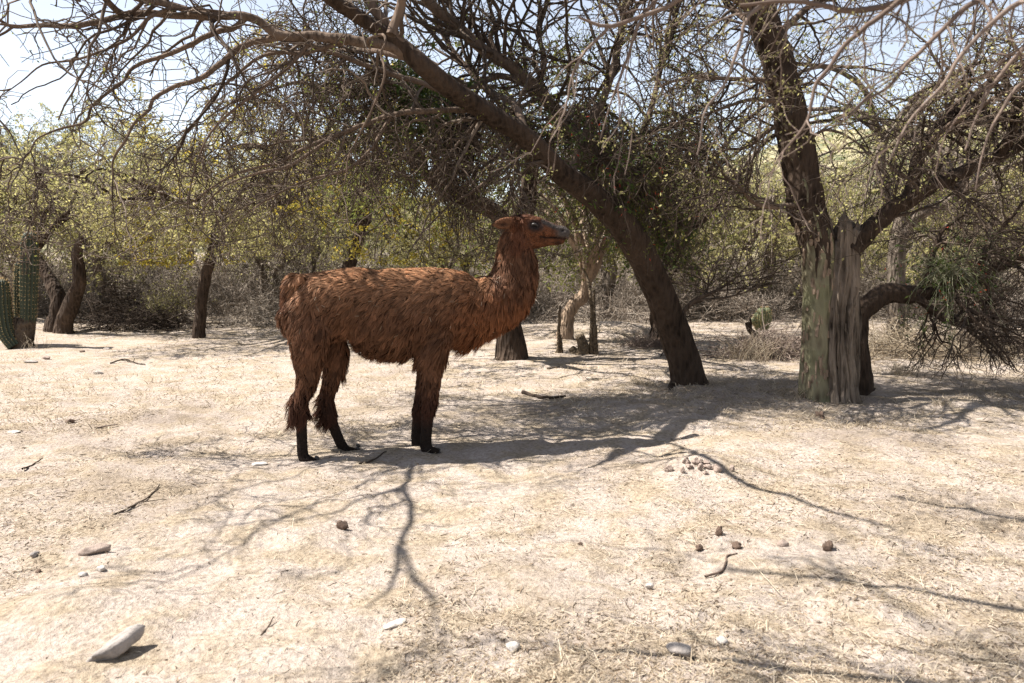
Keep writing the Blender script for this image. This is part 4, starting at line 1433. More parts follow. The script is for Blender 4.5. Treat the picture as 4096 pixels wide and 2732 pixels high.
def loft(rows, S=22, dy0=0.0, flat=1.0):
    """rows: (zx, zy, half size in the side view, half width m, lateral offset m)"""
    c = np.array([np.append(zpt(r[0], r[1], yc(r[0]) + (r[4] if len(r) > 4 else dy0)), (r[2] * MPP, r[3])) for r in rows])
    w = spline(c, max(10, len(rows) * 4))
    P, h, b = w[:, :3], np.maximum(w[:, 3], .003), np.maximum(w[:, 4], .003)
    T = np.gradient(P, axis=0)
    T = norm(T)
    side = np.array((0, 1.0, 0))
    U = norm(np.cross(side, T))
    W = norm(np.cross(T, U))
    th = np.arange(S) * 2 * math.pi / S
    V = P[:, None, :] + U[:, None, :] * (h[:, None] * np.sin(th))[..., None] + W[:, None, :] * (b[:, None] * np.cos(th))[..., None]
    n = len(P)
    i = np.arange(n * S).reshape(n, S)
    a, bq = i[:-1], i[1:]
    qd = np.stack([a, np.roll(a, -1, 1), np.roll(bq, -1, 1), bq], -1).reshape(-1, 4)
    V = np.concatenate([V.reshape(-1, 3), P[:1], P[-1:]])
    tr = [[n * S, (k + 1) % S, k] for k in range(S)] + [[n * S + 1, (n - 1) * S + k, (n - 1) * S + (k + 1) % S] for k in range(S)]
    return V, qd, np.array(tr)


def tors(x, top, bot, hw):
    return (x, (top + bot) / 2, (bot - top) / 2, hw)


LA = Acc()
for rows in (
    # trunk of the body
    [tors(150, 490, 650, .06), tors(180, 446, 735, .13), tors(250, 432, 800, .185), tors(350, 418, 800, .20), tors(450, 402, 792, .205), tors(550, 392, 800, .215), tors(650, 394, 868, .228), tors(780, 394, 892, .23),
     tors(880, 388, 862, .218), tors(980, 388, 835, .20), tors(1080, 398, 828, .185), tors(1180, 432, 818, .165), tors(1270, 470, 790, .14), tors(1340, 520, 740, .10)],
    # neck
    [(1190, 625, 175, .155), (1300, 595, 170, .15), (1385, 538, 160, .135), (1432, 450, 137, .12), (1446, 350, 117, .104), (1446, 260, 97, .09), (1455, 190, 80, .078), (1470, 150, 60, .06)],
    # skull and muzzle
    [(1425, 165, 52, .045), (1455, 158, 66, .066), (1500, 160, 78, .078), (1550, 168, 80, .076), (1600, 176, 68, .064), (1645, 183, 55, .052), (1688, 188, 49, .05), (1715, 194, 45, .05), (1734, 200, 36, .042), (1743, 204, 24, .03), (1747, 205, 8, .012)],
    # lower jaw
    [(1490, 200, 66, .058), (1545, 222, 56, .052), (1600, 232, 38, .04), (1650, 233, 26, .033), (1690, 236, 20, .034), (1708, 238, 15, .028), (1718, 238, 6, .012)],
    # tail
    [(240, 455, 34, .05), (190, 470, 44, .055), (158, 525, 38, .05), (145, 590, 28, .04), (146, 640, 12, .02)],
    # hind legs: near, far
    [(300, 600, 120, .10, -.08), (275, 720, 120, .105, -.10), (268, 830, 98, .095, -.11), (262, 920, 76, .075, -.11), (258, 1010, 60, .058, -.11), (238, 1090, 46, .046, -.11), (213, 1140, 40, .038, -.11), (216, 1200, 36, .035, -.11),
     (222, 1300, 31, .030, -.11), (226, 1400, 30, .029, -.11), (230, 1450, 31, .033, -.11), (238, 1478, 28, .038, -.11)],
    [(340, 620, 110, .10, .08), (375, 760, 105, .10, .10), (410, 870, 78, .08, .11), (405, 960, 58, .06, .11), (388, 1050, 46, .048, .11), (368, 1120, 40, .04, .11), (372, 1180, 38, .037, .11), (395, 1260, 33, .031, .11),
     (425, 1340, 31, .029, .11), (450, 1395, 31, .032, .11), (470, 1425, 27, .036, .11)],
    # front legs: near, far
    [(990, 700, 120, .08, -.09), (975, 820, 92, .08, -.10), (968, 920, 68, .064, -.10), (962, 1020, 54, .053, -.10), (956, 1100, 46, .047, -.10), (950, 1165, 43, .045, -.10), (940, 1240, 37, .037, -.10), (933, 1330, 34, .033, -.10), (930, 1390, 34, .035, -.10), (930, 1422, 31, .039, -.10)],
    [(980, 720, 110, .08, .09), (955, 850, 80, .075, .10), (940, 960, 58, .058, .10), (925, 1060, 48, .05, .10), (910, 1140, 42, .045, .10), (892, 1220, 37, .037, .10), (880, 1310, 33, .033, .10), (877, 1370, 32, .034, .10), (880, 1402, 29, .037, .10)],
):
    V, qd, tr = loft(rows)
    LA.add(V, qd, tr)
# two toed feet
for zx, zy, lat in ((240, 1482, -.11), (474, 1428, .11), (932, 1425, -.10), (882, 1406, .10)):
    for s in (-1, 1):
        V, qd, tr = loft([(zx - 22, zy, 20, .018, lat + s * .016), (zx + 8, zy + 0, 27, .025, lat + s * .022), (zx + 42, zy + 4, 23, .026, lat + s * .027), (zx + 68, zy + 9, 16, .020, lat + s * .03), (zx + 80, zy + 13, 6, .008, lat + s * .03)], 14)
        LA.add(V, qd, tr)
# ears laid back
for s in (-1, 1):
    V, qd, tr = loft([(1455, 128, 18, .016, s * .05), (1425, 128, 32, .020, s * .068), (1385, 132, 37, .018, s * .084), (1345, 138, 29, .013, s * .09), (1318, 141, 12, .008, s * .084), (1308, 142, 4, .004, s * .082)], 14)
    LA.add(V, qd, tr)
raw = make_mesh('llama_raw', np.concatenate(LA.V), np.concatenate(LA.Q), np.concatenate(LA.T))
tmp = bpy.data.objects.new('tmp_llama', raw)
COL.objects.link(tmp)
md = tmp.modifiers.new('r', 'REMESH')
md.mode = 'VOXEL'
md.voxel_size = .0105
md = tmp.modifiers.new('s', 'SMOOTH')
md.iterations = 5
md.factor = .5
dg = bpy.context.evaluated_depsgraph_get()
body_me = bpy.data.meshes.new_from_object(tmp.evaluated_get(dg))
bpy.data.objects.remove(tmp)
bpy.data.meshes.remove(raw)

nv = len(body_me.vertices)
co = np.empty(nv * 3, np.float32)
body_me.vertices.foreach_get('co', co)
co = co.reshape(-1, 3).astype(float)
no = np.empty(nv * 3, np.float32)
body_me.vertices.foreach_get('normal', no)
no = no.reshape(-1, 3).astype(float)


def to_z(p):
    """world -> sketch grid of the side view"""
    d = p - np.array((0, 0, CAM_H))
    fw = d[:, 1] * CP - d[:, 2] * SP
    up = d[:, 1] * SP + d[:, 2] * CP
    px = CXP + FPX * d[:, 0] / fw
    py = CYP - FPX * up / fw
    return (px - 1050) / ZK, (py - 800) / ZK


def seg_d(zx, zy, a, b):
    a, b = np.array(a, float), np.array(b, float)
    ab = b - a
    t = np.clip(((zx - a[0]) * ab[0] + (zy - a[1]) * ab[1]) / (ab @ ab), 0, 1)
    return np.hypot(zx - a[0] - t * ab[0], zy - a[1] - t * ab[1])


def smooth(e0, e1, x):
    t = np.clip((x - e0) / (e1 - e0), 0, 1)
    return t * t * (3 - 2 * t)


zx, zy = to_z(co)
# mouth line, nostril, eye hollow
lat = co[:, 1] - yc(zx)
dm = np.minimum(seg_d(zx, zy, (1735, 226), (1690, 216)), seg_d(zx, zy, (1690, 216), (1600, 210)))
co = co - no * (.009 * np.exp(-(dm / 5.5) ** 2) * (zx > 1560))[:, None]
dn = np.hypot((zx - 1712) / 1.5, zy - 172)
co = co - no * (.010 * np.exp(-(dn / 7) ** 2))[:, None]
de = np.hypot((zx - 1552) / 1.4, zy - 142)
co = co - no * (.010 * np.exp(-(de / 12) ** 2))[:, None]
# brow and cheek
co = co + no * (.007 * np.exp(-(np.hypot((zx - 1545) / 2.2, zy - 118) / 9) ** 2))[:, None]
# ears hollow on the outer side
de2 = np.hypot((zx - 1375) / 2.6, zy - 136)
co = co - no * (.010 * np.exp(-(de2 / 11) ** 2) * (np.abs(lat) > .085))[:, None]
# flank hollow in front of the thigh, elbow
co = co - no * (.022 * np.exp(-(np.hypot((zx - 470) / .8, zy - 720) / 95) ** 2))[:, None]
co = co - no * (.018 * np.exp(-(np.hypot((zx - 880) / .5, zy - 800) / 60) ** 2))[:, None]
rootL = on_ground((float(np.mean([zpt(238, 1478, yc(238))[0], zpt(930, 1420, yc(930))[0]])), 5.52, 0))
lift = 0.0
gz = ground_h(co[:, 0], co[:, 1]) + ground_fine(co[:, 0], co[:, 1])
feet = co[:, 2] < .10
under = co[:, 2] < gz - .004
co[under, 2] = gz[under] - .004
body_me.vertices.foreach_set('co', (co - rootL).astype(np.float32).ravel())
body_me.update()
print('LLAMA low point', co[:, 2].min(), 'feet', [round(float(co[(np.abs(zx - a) < 45) & (zy > 1330), 2].min()), 3) for a in (240, 490, 940, 880)])


def coat_colour(p, zx, zy, rng=None):
    n = len(zx)
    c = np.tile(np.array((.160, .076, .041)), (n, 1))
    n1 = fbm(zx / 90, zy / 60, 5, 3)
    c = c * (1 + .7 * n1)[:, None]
    back = smooth(680, 420, zy) * smooth(1330, 1250, zx)  # upper body lighter: sunlight from above painted into the coat colour
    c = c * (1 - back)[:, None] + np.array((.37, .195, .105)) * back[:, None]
    chest = smooth(1000, 1250, zx) * smooth(420, 640, zy)
    c = c * (1 - .5 * chest)[:, None] + np.array((.28, .100, .036)) * (.5 * chest)[:, None]
    tail = smooth(190, 140, zx) * smooth(640, 600, zy)
    c = c * (1 - .6 * tail)[:, None] + np.array((.075, .025, .015)) * (.6 * tail)[:, None]
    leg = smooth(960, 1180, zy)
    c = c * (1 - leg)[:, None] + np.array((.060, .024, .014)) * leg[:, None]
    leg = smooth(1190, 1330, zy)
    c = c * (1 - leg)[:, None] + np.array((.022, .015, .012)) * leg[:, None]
    # face
    head = smooth(1400, 1440, zx) * smooth(300, 270, zy)
    c = c * (1 - head)[:, None] + np.array((.150, .060, .030)) * head[:, None]
    mask = np.maximum(np.exp(-(np.hypot((zx - 1556) / 1.35, zy - 146) / 36) ** 4), smooth(26, 4, np.abs(zy - (120 + (zx - 1590) * .42))) * smooth(1575, 1600, zx))
    mask = np.maximum(mask, smooth(1650, 1700, zx) * smooth(232, 205, zy + (1720 - zx) * .15))
    mask = mask * head
    grey = np.where((zx > 1590)[:, None], np.array((.085, .072, .066)), np.array((.030, .024, .023)))
    c = c * (1 - mask)[:, None] + grey * mask[:, None]
    top = smooth(110, 85, zy) * smooth(1440, 1465, zx) * smooth(1600, 1570, zx)
    c = c * (1 - .6 * top)[:, None] + np.array((.085, .055, .045)) * (.6 * top)[:, None]
    lip = np.exp(-(np.minimum(seg_d(zx, zy, (1738, 228), (1690, 218)), seg_d(zx, zy, (1690, 218), (1585, 210))) / 7) ** 2) * (zx > 1560)
    lip = np.maximum(lip, np.exp(-(np.hypot((zx - 1713) / 1.5, zy - 172) / 8) ** 2))
    lip = np.maximum(lip, np.exp(-(np.hypot((zx - 1690) / 1.6, zy - 243) / 16) ** 2) * .8)
    c = c * (1 - lip)[:, None] + np.array((.012, .009, .009)) * lip[:, None]
    ear = smooth(1430, 1405, zx) * smooth(175, 168, zy) * head
    inn = np.exp(-(np.hypot((zx - 1375) / 2.6, zy - 138) / 13) ** 2) * smooth(1440, 1420, zx)
    c = c * (1 - .75 * inn)[:, None] + np.array((.03, .014, .010)) * (.75 * inn)[:, None]
    return np.clip(c, .004, 1)


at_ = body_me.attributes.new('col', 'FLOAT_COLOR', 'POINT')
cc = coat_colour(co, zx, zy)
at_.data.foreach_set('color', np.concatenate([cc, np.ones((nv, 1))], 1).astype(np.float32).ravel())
M_SKIN = attr_mat('llama_skin', 'col', .9, .1, .8, 130, 0.0)
M_FUR = attr_mat('llama_fur', 'col', .6, .2, 0, 0, 0.0, .30)
body_me.materials.clear()
body_me.materials.append(M_SKIN)
llama = empty('llama', rootL)
body = link('body', body_me, llama)

# ---- fur
body_me.calc_loop_triangles()
tri = np.empty(len(body_me.loop_triangles) * 3, np.int32)
body_me.loop_triangles.foreach_get('vertices', tri)
tri = tri.reshape(-1, 3)
no = np.empty(nv * 3, np.float32)
body_me.vertices.foreach_get('normal', no)
no = no.reshape(-1, 3).astype(float)
A = np.linalg.norm(np.cross(co[tri[:, 1]] - co[tri[:, 0]], co[tri[:, 2]] - co[tri[:, 0]]), axis=1)
tzx, tzy = zx[tri].mean(1), zy[tri].mean(1)
is_head = (tzx > 1425) & (tzy < 285) & (tzy < 300 - (tzx < 1500) * 60)
is_low = tzy > 1215
dens = np.where(is_head, 1.6, np.where(is_low, .8, 1.0))
dens[(tzx > 1690) & is_head] *= .3
rng = np.random.default_rng(5)


def sample(n, wgt):
    pr = A * wgt
    ti = rng.choice(len(tri), n, p=pr / pr.sum())
    u = rng.random((n, 2))
    f = u.sum(1) > 1
    u[f] = 1 - u[f]
    b = np.stack([1 - u.sum(1), u[:, 0], u[:, 1]], 1)[..., None]
    p = (co[tri[ti]] * b).sum(1)
    n_ = norm((no[tri[ti]] * b).sum(1))
    return p, n_


def flow(p, zx, zy):
    n = len(p)
    d = np.tile(np.array((-.55, 0, -.75)), (n, 1))
    w = smooth(700, 420, zy)[:, None]
    d = d * (1 - w) + np.array((-1.0, 0, -.22)) * w                 # lies back along the spine
    w = smooth(420, 220, zx)[:, None]
    d = d * (1 - w) + np.array((-.35, 0, -1.0)) * w                 # rump
    w = (smooth(1180, 1330, zx) * smooth(820, 700, zy))[:, None]
    d = d * (1 - w) + np.array((-.10, 0, -1.0)) * w                 # neck
    w = smooth(880, 960, zy)[:, None]
    d = d * (1 - w) + np.array((-.12, 0, -1.0)) * w                 # legs
    hd = smooth(1470, 1510, zx) * smooth(290, 260, zy)
    d = d * (1 - hd)[:, None] + np.array((-1.0, 0, -.25)) * hd[:, None]
    er = smooth(1430, 1410, zx) * smooth(178, 170, zy)
    d = d * (1 - er)[:, None] + np.array((-1.0, 0, 0)) * er[:, None]
    return d


def fur_len(zx, zy):
    L = np.full(len(zx), .062)
    L += .045 * smooth(790, 870, zy) * smooth(1000, 880, zy) * (zx > 540) * (zx < 1250)      # belly fringe
    L += .065 * smooth(1080, 1200, zx) * smooth(690, 800, zy)                                  # chest fringe
    L += .05 * np.exp(-(np.hypot((zx - 1235) / 1.3, zy - 800) / 45) ** 2)
    L = np.where((zy > 900), .042, L)
    hock = np.maximum(np.exp(-(np.hypot(zx - 195, (zy - 1150) / 1.3) / 75) ** 4), np.exp(-(np.hypot(zx - 345, (zy - 1180) / 1.3) / 70) ** 4))
    hock = np.maximum(hock, .7 * np.exp(-(np.hypot(zx - 480, (zy - 960) / 1.5) / 50) ** 4))
    low = smooth(1180, 1250, zy)
    L = L * (1 - low) + .010 * low
    L = np.maximum(L, .125 * hock)
    knee = np.exp(-(np.hypot((zx - 985) / .7, (zy - 1130) / 1.6) / 60) ** 4)
    L = np.maximum(L, .055 * knee)
    head = smooth(1478, 1500, zx) * smooth(300, 262, zy)
    L = L * (1 - head) + .011 * head
    fur_top = np.exp(-(np.hypot((zx - 1500) / 1.9, zy - 88) / 24) ** 4)
    L = np.maximum(L, .042 * fur_top)
    er = smooth(1440, 1415, zx) * smooth(180, 170, zy) * (zx > 1290)
    L = L * (1 - er) + .014 * er
    return L, hock


NS = 88000
p, n_ = sample(NS, dens)
kx_, ky_ = to_z(p)
L, hock = fur_len(kx_, ky_)
d = flow(p, kx_, ky_)
# locks: neighbours lean the same way and meet at their tips
ncl = 4600
cp_, cn_ = sample(ncl, np.ones(len(tri)))
kd = kdtree.KDTree(ncl)
for i in range(ncl):
    kd.insert(Vector(cp_[i]), i)
kd.balance()
own = np.array([kd.find(Vector(v))[1] for v in p])
cdir = rng.normal(size=(ncl, 3)) * .26
clen = rng.uniform(.75, 1.25, ncl)
ctint = rng.normal(1.0, .20, ncl)
d = norm(d) + cdir[own] + rng.normal(size=(NS, 3)) * .10
d = norm(d - (d * n_).sum(1, keepdims=True) * n_)
L = L * clen[own] * rng.uniform(.75, 1.15, NS)
cx2, cy2 = to_z(cp_)
cL, _h = fur_len(cx2, cy2)
cd = flow(cp_, cx2, cy2)
cd = norm(cd) + cdir
cd = norm(cd - (cd * cn_).sum(1, keepdims=True) * cn_)
ctip = cp_ + cd * (cL * clen)[:, None] * .95 + cn_ * (cL * .38)[:, None]
lift = np.where(L > .03, .30, .2)[:, None]
lift = lift * (1 + .5 * hock[:, None])
Lk = L[:, None]
pts = []
for t in (0, .36, .70, 1.0):
    q_ = p + d * Lk * t + n_ * Lk * lift * (t * (1.25 - .45 * t)) + np.array((0, 0, -1.0)) * Lk * .22 * t * t
    if t > 0:
        same = np.linalg.norm(ctip[own] - q_, axis=1, keepdims=True) < Lk * 1.1
        pull = np.where(same & (Lk > .02), .36, 0) * t * t
        q_ = q_ * (1 - pull) + ctip[own] * pull
        # curls in the leg wool
        ph = own * 2.4 + t * 5.5
        q_ = q_ + (hock * L * .24 * t)[:, None] * np.stack([np.sin(ph), np.cos(ph * 1.3), .5 * np.sin(ph * .7)], 1)
    pts.append(q_)
pts = np.stack(pts, 1)
tan = norm(pts[:, 3] - pts[:, 0])
sd = norm(np.cross(tan, rng.normal(size=(NS, 3)) * .7 + n_))
wd = np.where(L > .03, (.0023), .0017)[:, None]
prof = np.array((1.0, .95, .65))
V = []
for k in range(3):
    V += [pts[:, k] - sd * wd * prof[k], pts[:, k] + sd * wd * prof[k]]
V.append(pts[:, 3])
V = np.stack(V, 1)
b0 = np.arange(NS)[:, None] * 7
quads = np.concatenate([b0 + np.array((0, 1, 3, 2)), b0 + np.array((2, 3, 5, 4))])
tris_ = b0 + np.array((4, 5, 6))
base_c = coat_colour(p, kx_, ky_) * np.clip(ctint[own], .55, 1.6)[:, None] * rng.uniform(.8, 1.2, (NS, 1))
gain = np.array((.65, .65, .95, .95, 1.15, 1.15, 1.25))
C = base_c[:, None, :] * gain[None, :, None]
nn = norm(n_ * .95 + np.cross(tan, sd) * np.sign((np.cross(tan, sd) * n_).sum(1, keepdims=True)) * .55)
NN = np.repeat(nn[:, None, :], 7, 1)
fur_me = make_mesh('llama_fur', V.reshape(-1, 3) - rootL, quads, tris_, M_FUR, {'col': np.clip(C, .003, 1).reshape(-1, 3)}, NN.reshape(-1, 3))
link('fur', fur_me, llama, kind='stuff')

# ---- eyes, lids, toenails, straw caught in the wool
M_EYE, en, eo = new_mat('eye_gloss')
_e = N(en, 'ShaderNodeBsdfPrincipled', Roughness=.42)
_e.inputs['Base Color'].default_value = (.004, .003, .003, 1)
_e.inputs['Specular IOR Level'].default_value = .15
en.links.new(_e.outputs[0], eo.inputs[0])
M_NAIL, en, eo = new_mat('toenail_horn')
_e = N(en, 'ShaderNodeBsdfPrincipled', Roughness=.45)
_e.inputs['Base Color'].default_value = (.035, .030, .028, 1)
en.links.new(_e.outputs[0], eo.inputs[0])


def ball(cx, ry, rz, n=14):
    th = np.linspace(0, math.pi, n)
    ph = np.linspace(0, 2 * math.pi, n * 2, endpoint=False)
    TH, PH = np.meshgrid(th, ph, indexing='ij')
    V = np.stack([cx * np.sin(TH) * np.cos(PH), ry * np.sin(TH) * np.sin(PH), rz * np.cos(TH)], -1)
    i = np.arange(V.shape[0] * V.shape[1]).reshape(V.shape[:2])
    a, b = i[:-1], i[1:]
    return V.reshape(-1, 3), np.stack([a, b, np.roll(b, -1, 1), np.roll(a, -1, 1)], -1).reshape(-1, 4)


sel = (np.hypot(zx - 1552, zy - 142) < 10)
for s in (-1, 1):
    f = sel & (np.sign(lat) == s)
    c0 = co[f].mean(0) if f.any() else zpt(1552, 142, yc(1552) + s * .07)
    V, qd = ball(.020, .013, .016)
    eye = link('eye', make_mesh('eye', V, qd, None, M_EYE), llama, c0 + np.array((0, s * .001, 0)) - rootL)
    t = np.linspace(-1, 1, 9)
    w = np.stack([c0[0] + t * .024, c0[1] + s * (.013 - .010 * t * t), c0[2] + .008 - .012 * t * t, .0075 * (1.1 - t * t * .7)], 1)
    V, qd = tubes(w[None, :, :3] - rootL - (c0 - rootL), w[None, :, 3], 7, rng)
    link('eyelid', make_mesh('eyelid', V, qd, None, M_NAIL), eye)
for zx0, zy0, lt in ((240, 1482, -.11), (474, 1428, .11), (932, 1425, -.10), (882, 1406, .10)):
    for s in (-1, 1):
        pc = zpt(zx0 + 72, zy0 + 8, yc(zx0 + 72) + lt + s * .03)
        V, qd = ball(.017, .012, .012, 8)
        V[:, 2] -= (V[:, 0] + .017) * .35
        pc[2] = max(pc[2], float(ground_h(pc[0], pc[1]) + ground_fine(pc[0], pc[1])) + .012)
        link('toenail', make_mesh('toenail', V, qd, None, M_NAIL), llama, pc - rootL)
m = 130
p3, n3 = sample(m, np.where((tzy < 900) & (tzx < 1440), 1.0, .001))
ax = norm(np.cross(n3, rng.normal(size=(m, 3))))
s3 = norm(np.cross(ax, n3)) * .0011
ln = rng.uniform(.006, .020, (m, 1))
c3 = p3 + n3 * .024
V = np.stack([c3 - ax * ln - s3, c3 - ax * ln + s3, c3 + ax * ln + s3, c3 + ax * ln - s3], 1).reshape(-1, 3)
link('straw_flecks', make_mesh('straw_flecks', V - rootL, np.arange(m * 4).reshape(m, 4), None, M_STRAW, {'tint': np.repeat(rng.random(m), 4)}), llama, kind='stuff')
tag(llama, 'shaggy reddish brown llama standing in profile with ears laid back', 'llama')

# ------------------------------------------------------------------ the tree overhead, out of focus
rng = np.random.default_rng(91)
OFF = np.array(on_ground((3.3, 1.6, 0)))
near = empty('overhanging_tree', OFF)
tr = spline(np.array([(3.3, 1.6, -.1, .20), (3.25, 1.65, .8, .16), (3.1, 1.75, 1.7, .14), (2.9, 1.9, 2.5, .11), (2.6, 2.1, 3.1, .08), (2.1, 2.3, 3.5, .05)]), 30)
thick('trunk', tr[None, :, :3] - OFF, tr[None, :, 3], near, rng, M_BARK, 18, .12, 4)
NLs = {
    'n1': [(4500, -500, 2.4, .024), (4100, -220, 2.4, .018), (3800, -80, 2.4, .012), (3613, 0, 2.4, .0095), (3400, 50, 2.4, .0085), (3320, 24, 2.4, .0075), (3150, 5, 2.4, .006), (2950, 25, 2.4, .0045)],
    'n2': [(3900, -130, 2.4, .012), (3700, -60, 2.3, .009), (3590, 12, 2.25, .0075), (3440, 125, 2.2, .0068), (3375, 180, 2.2, .0062), (3327, 256, 2.2, .0058), (3268, 333, 2.2, .0052), (3244, 417, 2.2, .0046), (3238, 470, 2.2, .0042), (3172, 560, 2.2, .0036), (3137, 601, 2.2, .003), (3077, 715, 2.2, .002)],
    'n3': [(4300, -260, 2.3, .014), (4000, -60, 2.25, .009), (3857, 36, 2.2, .0072), (3768, 119, 2.2, .0062), (3679, 208, 2.2, .0055), (3619, 268, 2.2, .0049), (3577, 333, 2.2, .0044), (3470, 393, 2.2, .0036), (3410, 452, 2.2, .0028), (3351, 506, 2.2, .002)],
    'n4': [(3500, -300, 2.6, .013), (3050, -110, 2.6, .010), (2760, -20, 2.6, .0078), (2663, 30, 2.6, .007), (2443, 107, 2.6, .0065), (2390, 101, 2.6, .0055), (2312, 77, 2.6, .004)],
    'n4b': [(2431, 112, 2.6, .0056), (2342, 208, 2.6, .0046), (2306, 268, 2.6, .004), (2276, 369, 2.6, .0034), (2246, 476, 2.6, .0027), (2211, 547, 2.6, .0018)],
    'n5': [(4600, -100, 2.4, .012), (4250, 100, 2.35, .008), (4096, 190, 2.3, .0065), (4010, 290, 2.3, .0055), (3940, 380, 2.3, .0046), (3900, 480, 2.3, .0036), (3860, 600, 2.3, .0024)],
    'n6': [(4600, -300, 2.1, .012), (4200, -50, 2.1, .008), (4000, 60, 2.1, .0062), (3850, 210, 2.1, .0052), (3780, 330, 2.1, .0044), (3640, 480, 2.1, .0034), (3560, 640, 2.1, .0022)],
    'n7': [(3600, -200, 2.5, .010), (3200, -60, 2.45, .0075), (3000, 60, 2.4, .006), (2960, 180, 2.4, .005), (2900, 330, 2.4, .004), (2820, 460, 2.4, .003), (2790, 620, 2.4, .0018)],
    'n8': [(3000, -200, 2.7, .009), (2700, -60, 2.65, .007), (2560, 90, 2.6, .0055), (2500, 260, 2.6, .0042), (2440, 420, 2.6, .003), (2400, 560, 2.6, .0018)],
    'n9': [(4700, 100, 2.6, .010), (4300, 260, 2.55, .007), (4090, 330, 2.5, .0056), (3990, 470, 2.5, .0044), (3930, 620, 2.5, .003), (3900, 760, 2.5, .0018)],
}
feed = []
for kx, (nm, pts) in enumerate(NLs.items()):
    P, R = limb_arr(pts, len(pts) * 4)
    P = jitter(P, np.maximum(R, .006), rng, .5)
    # carry the limb on to the trunk
    if nm != 'n4b':
        j = tr[22 + kx % 6]
        s = spline(np.array([np.append(j[:3], .028), np.append((j[:3] + P[0, 0]) / 2 + np.array((0, 0, .12)), .022), np.append(P[0, 0], R[0, 0])]), 8)
        P = np.concatenate([s[None, :-1, :3], P], 1)
        R = np.concatenate([s[None, :-1, 3], R], 1)
    V, qd = tubes(P - OFF, R, 7, rng)
    link('limb', make_mesh('limb', V, qd, None, M_TWIG_PALE, {'tint': np.full(len(V), float(rng.uniform(.35, .75)))}), near)
    h = 7 if nm != 'n4b' else 0
    feed.append((P[:, h:], R[:, h:]))
L0 = pool(feed, 30)
L1 = grow(L0, 80, (.12, .55), 8, (25, 70), .20, .05, .6, .0016, rng, tmin=.1, zig=.22, rmax=.0035, zmin=1.45)
L2 = grow(L1, 230, (.08, .26), 6, (30, 75), .22, .05, .65, .0012, rng, zig=.28, rmax=.0022, zmin=1.45)
acc = Acc()
for lv, S in ((L1, 5), (L2, 4)):
    V, qd = tubes(lv[0] - OFF, lv[1], S, rng)
    acc.add(V, qd, a=rep_tint(lv, S, rng, .55, .2))
link('twigs', acc.mesh('overhanging_twigs', M_TWIG_PALE), near, kind='stuff')
V, qd, tn = leaves(L2, 5000, (.005, .011), rng, spread=.03, aspect=.2, mask=lambda p: np.where(p[:, 0] < 1.0, 1.0, .35))
link('foliage', make_mesh('overhanging_leaves', V - OFF, qd, None, M_LEAF_PALE, {'tint': tn}), near, kind='stuff')
# upper crown, above the picture: it dapples the foreground
up = []
for k in range(9):
    a = R_(100 + 22 * k + rng.uniform(-8, 8))
    j = tr[18 + k]
    e = np.array((.8 + 2.8 * math.cos(a), 2.2 + 2.6 * math.sin(a), 3.5 + rng.uniform(-.2, .5)))
    w = spline(np.array([np.append(j[:3], .05), np.append((j[:3] + e) / 2 + np.array((0, 0, .6)), .035), np.append(e, .012)]), 20)
    P, R = w[None, :, :3], w[None, :, 3]
    P = jitter(P, R, rng, .5)
    V, qd = tubes(P - OFF, R, 7, rng)
    link('limb', make_mesh('limb', V, qd, None, M_BARK_SMOOTH), near)
    up.append((P, R))
L0 = pool(up, 20)
L1 = grow(L0, 110, (.5, 1.3), 8, (30, 75), .2, .0, .6, .005, rng, zig=.22, rmax=.015, zmin=3.1)
L2 = grow(L1, 800, (.3, .7), 6, (30, 80), .25, .0, .6, .0035, rng, zig=.28, rmax=.008, zmin=3.1)
L3 = grow(L2, 2600, (.15, .45), 3, (30, 80), .25, .0, .65, .0026, rng, zig=.3, rmax=.004, zmin=3.1)
acc = Acc()
for lv, S in ((L1, 4), (L2, 3), (L3, 3)):
    V, qd = tubes(lv[0] - OFF, lv[1], S, rng)
    acc.add(V, qd, a=rep_tint(lv, S, rng, .5, .2))
link('upper_twigs', acc.mesh('overhanging_upper_twigs', M_TWIG), near, kind='stuff')
tag(near, 'pale brown bare branches hanging in front, out of focus', 'tree')

# ------------------------------------------------------------------ straw, litter, clods
rng = np.random.default_rng(101)


def scatter(n, ylo, yhi, pw=1.6):
    """ground points inside the view, thinning with distance"""
    Y = ylo + (yhi - ylo) * rng.random(n) ** pw
    X = rng.uniform(-1, 1, n) * (Y * .69 + .5)
    return X, Y


def patch(X, Y):
    return np.clip(.42 + 2.6 * fbm(X * .8, Y * .8, 61, 3) + 1.3 * fbm(X * 3.1, Y * 3.1, 67, 2) + .10 * np.clip(X, -2, 2), 0, 1)


def bare(X, Y):
    k = np.ones_like(X)
    for mx, my, r, h in MOUNDS:
        if h > .02 and my < 9:
            k *= 1 - .85 * np.exp(-((X - mx) ** 2 + (Y - my) ** 2) / (r * r * .35))
    for px, py, r in ((1690, 2080, .16), (2080, 1990, .22), (1980, 1950, .15), (2260, 2330, .28), (2400, 2350, .2), (3000, 1790, .2), (600, 2540, .3), (200, 2560, .35), (3450, 1760, .3), (1500, 2350, .2), (900, 2250, .25)):
        g = gnd(px, py)
        k = k * (1 - .92 * np.exp(-((X - g[0]) ** 2 + (Y - g[1]) ** 2) / (r * r * .6)))
    return k


